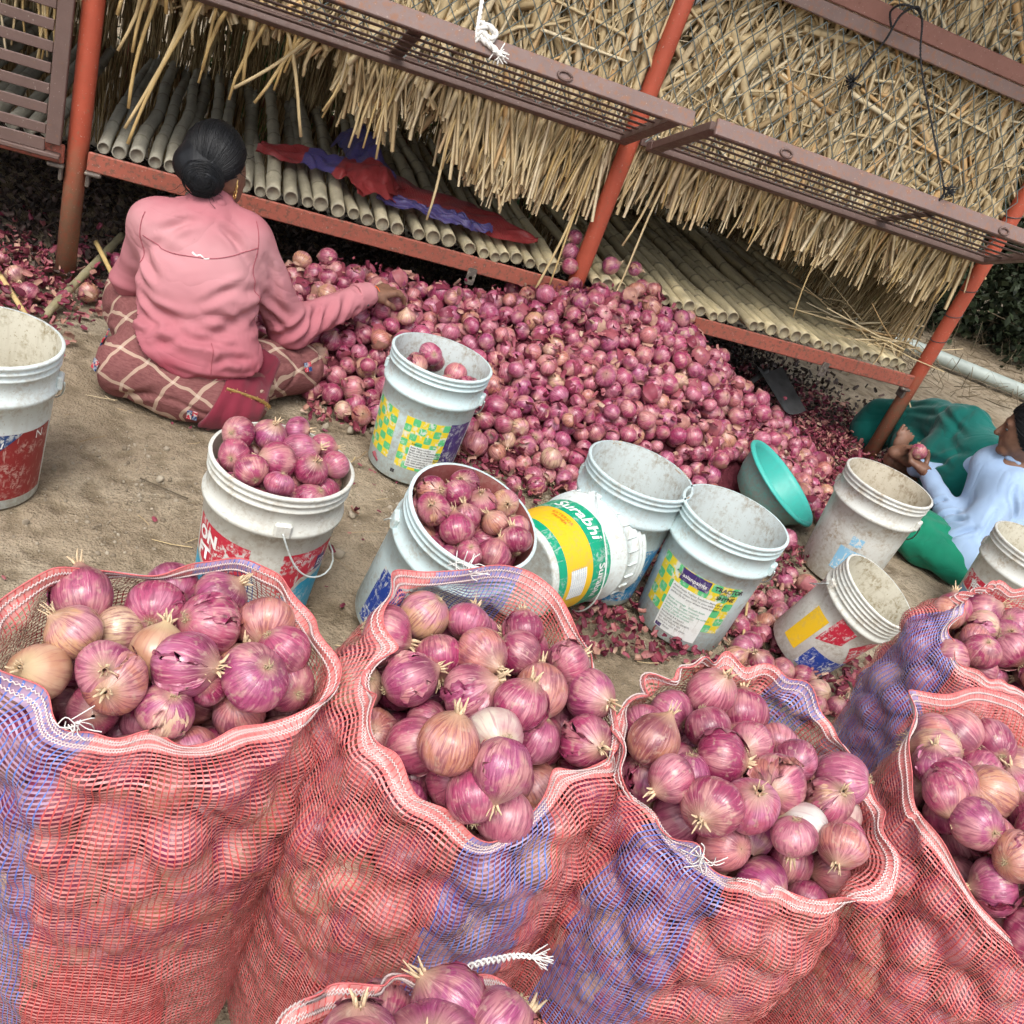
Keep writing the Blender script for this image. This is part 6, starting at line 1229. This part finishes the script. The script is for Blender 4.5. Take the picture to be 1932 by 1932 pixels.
skirt = child('skirt', f_skirt, (-.32, 2.44, -.01), (.52, 3.15, .30), .0065, 'skirt_plaid', skirt_disp)
sash_f = lambda P: np.maximum(np.maximum(np.maximum(sk_f(P) - .007, .001 - P[:, 2]), -(sk_f(P) + .02)), np.maximum(np.maximum(.135 - P[:, 0] + .35 * (P[:, 2] - .08), P[:, 0] - .275 - .4 * (P[:, 2] - .05)), P[:, 1] - 2.72))
child('sash', sash_f, (.05, 2.42, -.01), (.40, 2.76, .24), .005, 'sash_maroon', lambda V: .004 * vnoise(V * [1.6, 1, .6], 30, 43))
gp = spline([(.165, 2.515, .135), (.205, 2.525, .125), (.245, 2.548, .10), (.275, 2.58, .065)], 40); gp += normals(sk_f, gp) * (.010 - sk_f(gp.astype(np.float32)))[:, None]
gm = Geo(); gm.tube(gp - ORG, .0055, 8, True, .4)
for p_ in gp[::1]:
    for _ in range(2): gm.box(p_ - ORG + rng.normal(0, .004, 3), (.0025, .0025, .0025), randrot(1)[0])
gm.build('gold_border', M['gold'], person, True)
# little embroidered squares
for k, p_ in enumerate(((.085, 2.49, .045), (.39, 2.79, .12), (-.165, 2.60, .085), (-.20, 2.72, .11), (-.205, 2.745, .12))):
    p_ = np.array([p_]); nn = normals(sk_f, p_)[0]; q_ = p_[0] + nn * (.007 - sk_f(p_.astype(np.float32))[0]); u = unit(np.cross((0, 0, 1), nn)); v = np.cross(nn, u)
    for a in (-1, 1):
        for c_ in (-1, 1): Geo().box(q_ - ORG + u * a * .0075 + v * c_ * .0075, (.0135, .0135, .003), np.stack([u, v, nn], 1)).build('embroidery', M['ink_red' if a == c_ else 'ink_navy'], skirt)
# hair, bun, tie, earring
bun = np.array([.008, 2.748, .630]); hax = unit(hc - bun)
cut = lambda P: (P - (hc + fd * .012)).astype(np.float32) @ unit(fd + np.array([.12, 0, .10]) * -1.0).astype(np.float32) + np.float32(0) - np.clip((P[:, 2] - .655) * .9, -.05, .06) + .012
hair_f = union([lambda P: np.maximum(ell(hc + [-.003, -.006, .006], (.086, .100, .100))(P), cut(P)), cap(hc - fd * .07 + [0, 0, -.03], bun, .055, .045)], .02)
bun_f = lambda P: ell(bun, (.056, .043, .050))(P) + .0025 * np.sin(110 * np.linalg.norm((P - bun.astype(np.float32)) * np.array([1, .3, 1], np.float32), axis=1) + 2 * np.arctan2(P[:, 2] - bun[2], P[:, 0] - bun[0]))
def hair_uv(V):
    d = V - bun; z = d @ hax; r_ = d - z[:, None] * hax; e1 = unit(np.cross(hax, (0, 0, 1))); e2 = np.cross(hax, e1); return np.stack([np.arctan2(r_ @ e2, r_ @ e1) / 6.283 + .5, np.linalg.norm(d, axis=1) * 4], 1)
hair = child('hair', hair_f, (-.10, 2.66, .53), (.16, 2.96, .80), .0045, 'hair', lambda V: .0008 * vnoise(V, 60, 51), hair_uv)
child('hair_bun', bun_f, (-.07, 2.68, .56), (.09, 2.82, .70), .0042, 'hair', None, lambda V: np.stack([np.linalg.norm((V - bun) * [1, .4, 1], axis=1) * 4 + np.arctan2(V[:, 2] - bun[2], V[:, 0] - bun[0]) * .06, hair_uv(V)[:, 0]], 1), hair, ORG)
e1 = unit(np.cross(hax, (0, 0, 1))); e2 = np.cross(hax, e1); Geo().tube(bun - ORG + hax * .034 + .044 * (np.cos(t)[:, None] * e1 + np.sin(t)[:, None] * e2), .0042, 6).build('hair_tie', M['tape_white'], hair, True)
gm = Geo()
for k in range(46):
    a = rng.uniform(0, 6.28); p0 = hc + unit((math.cos(a) * .9, -.35 + .2 * rng.normal(), math.sin(a))) * [.088, .1, .1]; p0 = bun + (rng.normal(size=3) * [.04, .02, .03] + [0, 0, -.03]) if k < 26 else p0
    d_ = np.array([rng.normal(0, .016), rng.normal(-.004, .008), -rng.uniform(.01, .035) if k < 26 else rng.normal(0, .01)]); gm.tube(spline([p0, p0 + d_ * .6 + rng.normal(0, .004, 3), p0 + d_ + rng.normal(0, .007, 3)], 7) - ORG, .0007, 4)
gm.build('loose_strands', M['hair'], hair, True)['kind'] = 'stuff'
def strands(name, c, rad, axes, knot, front, n, parent, org, seed, keep):
    """fine hairs drawn back over the skull to the knot"""
    r_ = np.random.default_rng(seed); kd = unit(((knot - c) @ axes) / rad); V_ = []; F_ = []; off = 0
    while n > 0:
        d0 = unit(r_.normal(size=3))
        if d0 @ kd > .55 or not keep(c + axes @ (d0 * rad)): continue
        n -= 1; w_ = math.acos(np.clip(d0 @ kd, -1, 1)); t_ = np.linspace(0, .93, 10); D = (np.sin((1 - t_) * w_)[:, None] * d0 + np.sin(t_ * w_)[:, None] * kd) / math.sin(w_)
        lift = 1.006 + .022 * r_.random() ** 3 + .012 * np.sin(t_ * r_.uniform(2, 7) + r_.uniform(0, 6)) * r_.random(); P_ = c + (D * rad * lift[:, None] if np.ndim(lift) else D * rad * lift) @ axes.T
        V, F = tube_geo(P_ - org, .00075, 3, False); V_.append(V); F_.append(np.array(F) + off); off += len(V)
    V = np.concatenate(V_); o = obj(name, V, np.concatenate(F_), M['hair_strand'], parent, True); o['kind'] = 'stuff'; return o
g = G('hair_strand', .5, .35); M['hair_strand'] = g.set(Base_Color=(.006, .0065, .008))
strands('hair_strands', hc + np.array([-.003, -.006, .006]), np.array([.086, .100, .100]), np.eye(3), bun + np.array([0, -.01, 0.]), fd, 1500, hair, ORG, 5, lambda p: cut(p[None].astype(np.float32))[0] < .004)
gm = Geo()
for k in range(260):
    a = rng.uniform(0, 6.28); rr = rng.uniform(.2, 1.0); b0 = np.array([math.cos(a) * .057 * rr, -.044 * math.sqrt(max(0, 1 - rr * rr * .9)), math.sin(a) * .051 * rr]); a2 = a + rng.uniform(.5, 1.2); b1 = np.array([math.cos(a2) * .058 * rr, -.044 * math.sqrt(max(0, 1 - rr * rr * .9)), math.sin(a2) * .052 * rr]); mid = (b0 + b1) / 2; mid = mid * (np.linalg.norm(b0) / np.linalg.norm(mid)) * 1.01
    gm.tube(spline([bun + b0, bun + mid, bun + b1], 6) - ORG, .0009, 3, False)
gm.build('bun_strands', M['hair_strand'], hair, True)['kind'] = 'stuff'
gm = Geo(); ec = EAR + unit((.66, -.75, 0)) * .012 + np.array([0, 0, -.022])
for k in range(3): gm.tube(ec - ORG + [0, 0, .016 - .013 * k] + .006 * (np.cos(t)[:, None] * np.array([.5, -.85, 0]) + np.sin(t)[:, None] * np.array([0, 0, 1.])), .0022, 6)
gm.tube([ec - ORG + [0, 0, .035], ec - ORG + [0, 0, -.02]], .002, 6); gm.build('earring', M['gold'], person, True)
onion(wr + hf * .135 - hz_ * .034 + hl * .006, .036, 'red onion held under the fingers of the person in pink', None)

# ---- person in blue at the right edge, seated, looking down at the onion held in both hands
O2 = np.array([3.06, 2.58, 0.]); h2 = np.array([3.010, 2.598, .579]); f2 = unit((-.72, .60, -.32)); s2_ = unit(np.cross((0, 0, 1), f2)); u2 = np.cross(f2, s2_)
hd = np.array([2.935, 2.945, .225]); w2a = np.array([2.968, 2.885, .205])
face2 = [ell(h2, (.082, .074, .096), np.stack([f2, s2_, u2], 1)), ell(h2 + f2 * .030 - u2 * .035, (.064, .058, .078), np.stack([f2, s2_, u2], 1)), cap(h2 + f2 * .086 + u2 * .005, h2 + f2 * .108 - u2 * .028, .008, .012), cap(h2 + f2 * .080 - u2 * .092, h2 + f2 * .070 - u2 * .09 + s2_ * .01, .020, .022),
         cap(h2 + f2 * .087 - u2 * .052 + s2_ * .012, h2 + f2 * .087 - u2 * .052 - s2_ * .012, .0085, .0085), cap(h2 + f2 * .084 - u2 * .066 + s2_ * .010, h2 + f2 * .084 - u2 * .066 - s2_ * .010, .0085, .0085), cap(h2 + f2 * .074 + u2 * .018 + s2_ * .03, h2 + f2 * .074 + u2 * .018 - s2_ * .03, .012, .012), ell(h2 + s2_ * .074 - f2 * .012 - u2 * .02, (.018, .010, .030), np.stack([f2, s2_, u2], 1))]
toe = np.array([2.968, 3.09, .285]); ank = np.array([2.945, 3.06, .15])
lat = unit((.92, -.216, .20)); fup = unit(toe - ank); lat = unit(lat - fup * (lat @ fup)); fdp = np.cross(fup, lat)
foot = [cap(ank, ank + fup * .05, .026, .024), ell(ank + fup * .085, (.033, .020, .045), np.stack([lat, fdp, fup], 1)), ell(toe - fup * .028, (.040, .015, .024), np.stack([lat, fdp, fup], 1))]
for k in range(5): b_ = toe - fup * (.012 + .0035 * k) + lat * (-.030 + .0155 * k); foot += [cap(b_ - fup * .008, b_ + fup * (.022 - .002 * k) + lat * .002, .0086 - .0006 * k, .0072 - .0005 * k)]
fw = unit(hd - w2a); fs = unit(np.cross(fw, (0, 0, 1))); fu = np.cross(fs, fw)
hnd = [cap(w2a - fw * .03, w2a + fw * .01, .022, .024)]; fg = []
for k, s in enumerate((-.026, -.009, .009, .026)):
    kn = w2a + fw * .062 + fs * s - fu * .008; hnd.append(cap(w2a + fs * s * .5, kn, .016, .0125)); fg += finger(kn, unit(fw * .75 + fu * .55 + fs * s * 3), unit(fw * .25 + fu * .95), unit(-fw * .35 + fu * .9), (.030, .024, .018), .0086)
tb = w2a + fw * .02 + fs * .028 + fu * .006; fg += finger(tb, unit(fw * .55 + fs * .35 + fu * .65), unit(fw * .6 - fs * .1 + fu * .75), unit(fw * .5 - fs * .4 + fu * .6), (.028, .022, .016), .0098)
far = np.array([2.90, 3.02, .20])
for k, s in enumerate((-.024, -.008, .008, .024)): kn = far + np.array([.02, -.02, .03]) + fs * s * .8; fg += finger(kn, unit((.1, -.5, .8)), unit((.25, -.8, .35)), unit((.35, -.8, -.2)), (.026, .022, .016), .0085)
hnd.append(cap(far, far + [.02, -.02, .03], .026, .024)); hnd.append(cap(far, (3.06, 2.98, .17), .024, .03))
b2 = union(face2 + [cap((3.06, 2.60, .12), (3.075, 2.63, .40), .10, .10), cap((3.06, 2.64, .42), h2 - u2 * .07 - f2 * .01, .048, .046), cap((3.04, 2.56, .38), (2.915, 2.475, .13), .04, .035), cap((2.915, 2.475, .13), w2a, .035, .023), cap((3.1, 2.72, .38), (3.12, 2.9, .17), .04, .035), cap((3.15, 2.6, .1), (3.24, 3.0, .22), .07, .06), cap((3.24, 3.0, .2), (3.10, 3.08, .10), .05, .04), cap((3.10, 3.08, .10), ank, .04, .034)], .012)
ft_f = union(foot + [cap((3.06, 3.085, .10), ank, .034, .026)], .003); hd_f = union([union(hnd, .012), union(fg, .003)], .005)
p2 = skin_obj('person', b2, (2.70, 2.38, .0), (3.32, 3.22, .72), .005, 'skin', None, O2, extra=[(ft_f, (2.85, 2.98, .05), (3.12, 3.16, .34), .003), (hd_f, (2.82, 2.82, .12), (3.12, 3.08, .32), .0028)])
tag(p2, 'person in light blue shirt and green skirt seated at the right edge, peeling an onion', 'person')
kid = lambda name, f, lo, hi, h, mat, disp=None, uvf=None, parent=None: skin_obj(name, f, lo, hi, h, mat, parent or p2, O2, disp, uvf)
s2f = union([ell((3.085, 2.56, .16), (.15, .15, .14)), ell((3.085, 2.60, .29), (.135, .135, .13)), cap((3.03, 2.545, .365), (3.11, 2.72, .365), .066, .066), cap((3.07, 2.63, .40), (3.045, 2.632, .462), .072, .060), ell((3.03, 2.66, .37), (.085, .09, .085)), cap((3.03, 2.54, .36), (2.905, 2.465, .125), .068, .062), cap((2.905, 2.465, .125), w2a - fw * .025, .058, .038), cap((3.12, 2.74, .36), (3.13, 2.92, .19), .064, .055), cap((3.13, 2.92, .19), (3.02, 2.98, .17), .05, .04), ell((2.99, 2.46, .10), (.14, .12, .08)), ell((2.90, 2.42, .06), (.07, .07, .05))], .04)
f_s2 = lambda P: np.maximum(np.maximum(s2f(P), .03 + .12 * np.sin(P[:, 0] * 30) * .05 - P[:, 2]), -cap(w2a - fw * .06, w2a + fw * .05, .031, .031)(P))
def s2_disp(V):
    return .004 * vnoise(V * [1, 1, .6], 16, 61) + .002 * wrinkle(V * [1, 1, .8], 9, 62, .25) + 1.9 * creases(V, [((2.90, 2.45, .20), (2.86, 2.47, .12), .010, -.008), ((2.88, 2.50, .21), (2.89, 2.55, .12), .010, -.009), ((2.90, 2.56, .20), (2.92, 2.60, .13), .010, -.008), ((2.95, 2.46, .30), (2.91, 2.43, .17), .012, -.006), ((3.0, 2.46, .22), (2.93, 2.40, .08), .012, -.008), ((3.05, 2.44, .24), (3.0, 2.38, .06), .013, -.009), ((2.90, 2.66, .21), (2.94, 2.68, .15), .009, -.007), ((3.0, 2.50, .38), (3.02, 2.50, .25), .008, -.005), ((3.08, 2.46, .2), (2.96, 2.36, .12), .012, -.006)], f_s2)
sh2 = kid('shirt', f_s2, (2.78, 2.30, -.01), (3.32, 3.06, .52), .0055, 'shirt_blue', s2_disp)
c2 = union([cap((3.00, 2.60, .455), (3.03, 2.575, .450), .016, .014), cap((3.03, 2.575, .450), (3.10, 2.60, .455), .016, .016)], .01); kid('collar', c2, (2.95, 2.53, .40), (3.16, 2.66, .50), .0045, 'shirt_blue', None, None, sh2)
sk2 = union([ell((2.86, 2.53, .06), (.19, .15, .09)), ell((2.90, 2.42, .04), (.13, .09, .06)), ell((2.82, 2.60, .07), (.13, .12, .09))], .04)
kid('skirt', lambda P: np.maximum(sk2(P), .001 - P[:, 2]), (2.60, 2.28, -.01), (3.16, 2.80, .2), .006, 'skirt_green', lambda V: .006 * vnoise(V * [1, 1, .7], 24, 63) + .005 * wrinkle(V * [.6, 1, 1], 9, 66, .25))
cv = union([cap((3.22, 2.85, .30), (3.235, 3.08, .345), .13, .10), cap((3.235, 3.08, .345), (3.29, 3.33, .29), .10, .085), cap((3.29, 3.35, .27), (3.22, 3.57, .17), .085, .065), ell((3.20, 2.98, .20), (.14, .20, .16)), ell((3.29, 3.25, .14), (.12, .24, .16)), ell((3.22, 3.56, .07), (.11, .11, .11)), ell((3.22, 2.85, .15), (.18, .17, .22))], .05)
kid('green_wrap', lambda P: np.maximum(cv(P), .002 - P[:, 2]), (2.94, 2.58, -.01), (3.45, 3.72, .50), .007, 'cover_green', lambda V: .009 * vnoise(V, 11, 64) + .012 * wrinkle(V * [1, .55, 1], 10, 65, .18) + creases(V, [((3.10, 3.40, .30), (3.24, 3.16, .34), .014, -.010), ((3.07, 3.36, .22), (3.15, 3.10, .26), .014, -.008), ((3.08, 3.0, .14), (3.18, 2.86, .30), .016, -.010), ((3.30, 2.92, .42), (3.22, 3.20, .42), .014, -.010), ((3.14, 2.95, .36), (3.18, 3.20, .38), .014, -.010), ((3.10, 2.86, .24), (3.12, 3.05, .20), .014, -.010), ((3.20, 3.28, .36), (3.16, 3.52, .28), .013, -.010)], cv))
cut2 = lambda P: (P - (h2 + f2 * .060 + u2 * .035)).astype(np.float32) @ unit(f2 * 1.0 + u2 * -.38).astype(np.float32)
hr2 = lambda P: np.maximum(ell(h2 - f2 * .010 + u2 * .008, (.094, .084, .104), np.stack([f2, s2_, u2], 1))(P), cut2(P))
hair2 = union([hr2, cap(h2 - f2 * .07 - u2 * .02, h2 - f2 * .105 - u2 * .05, .05, .045)], .02)
def huv2(V): d = V - (h2 - f2 * .1 - u2 * .05); return np.stack([np.arctan2(d @ s2_, d @ u2) / 6.283 + .5, np.linalg.norm(d, axis=1) * 4], 1)
kid('hair', hair2, (2.84, 2.48, .44), (3.22, 2.78, .72), .0045, 'hair', lambda V: .0012 * np.sin(huv2(V)[:, 0] * 160), huv2)
strands('hair_strands', h2 - f2 * .010 + u2 * .008, np.array([.094, .084, .104]), np.stack([f2, s2_, u2], 1), h2 - f2 * .105 - u2 * .05, f2, 1200, p2, O2, 6, lambda p: cut2(p[None].astype(np.float32))[0] < .003)
ey = h2 + f2 * .078 + s2_ * .030 + u2 * -.004
Geo().tube([ey - O2 + s2_ * .012, ey - O2 + f2 * .003, ey - O2 - s2_ * .012], [.003, .005, .003], 6).build('eye', M['dark_iron'], p2, True)
Geo().tube([ey - O2 + s2_ * .014 + u2 * .020 + f2 * .004, ey - O2 + u2 * .024 + f2 * .006, ey - O2 - s2_ * .016 + u2 * .018], [.002, .003, .002], 6).build('eyebrow', M['hair'], p2, True)
onion(hd + np.array([.0, -.005, .035]), .036, 'peeled pink onion held in the hands of the person in blue', None, k=2)
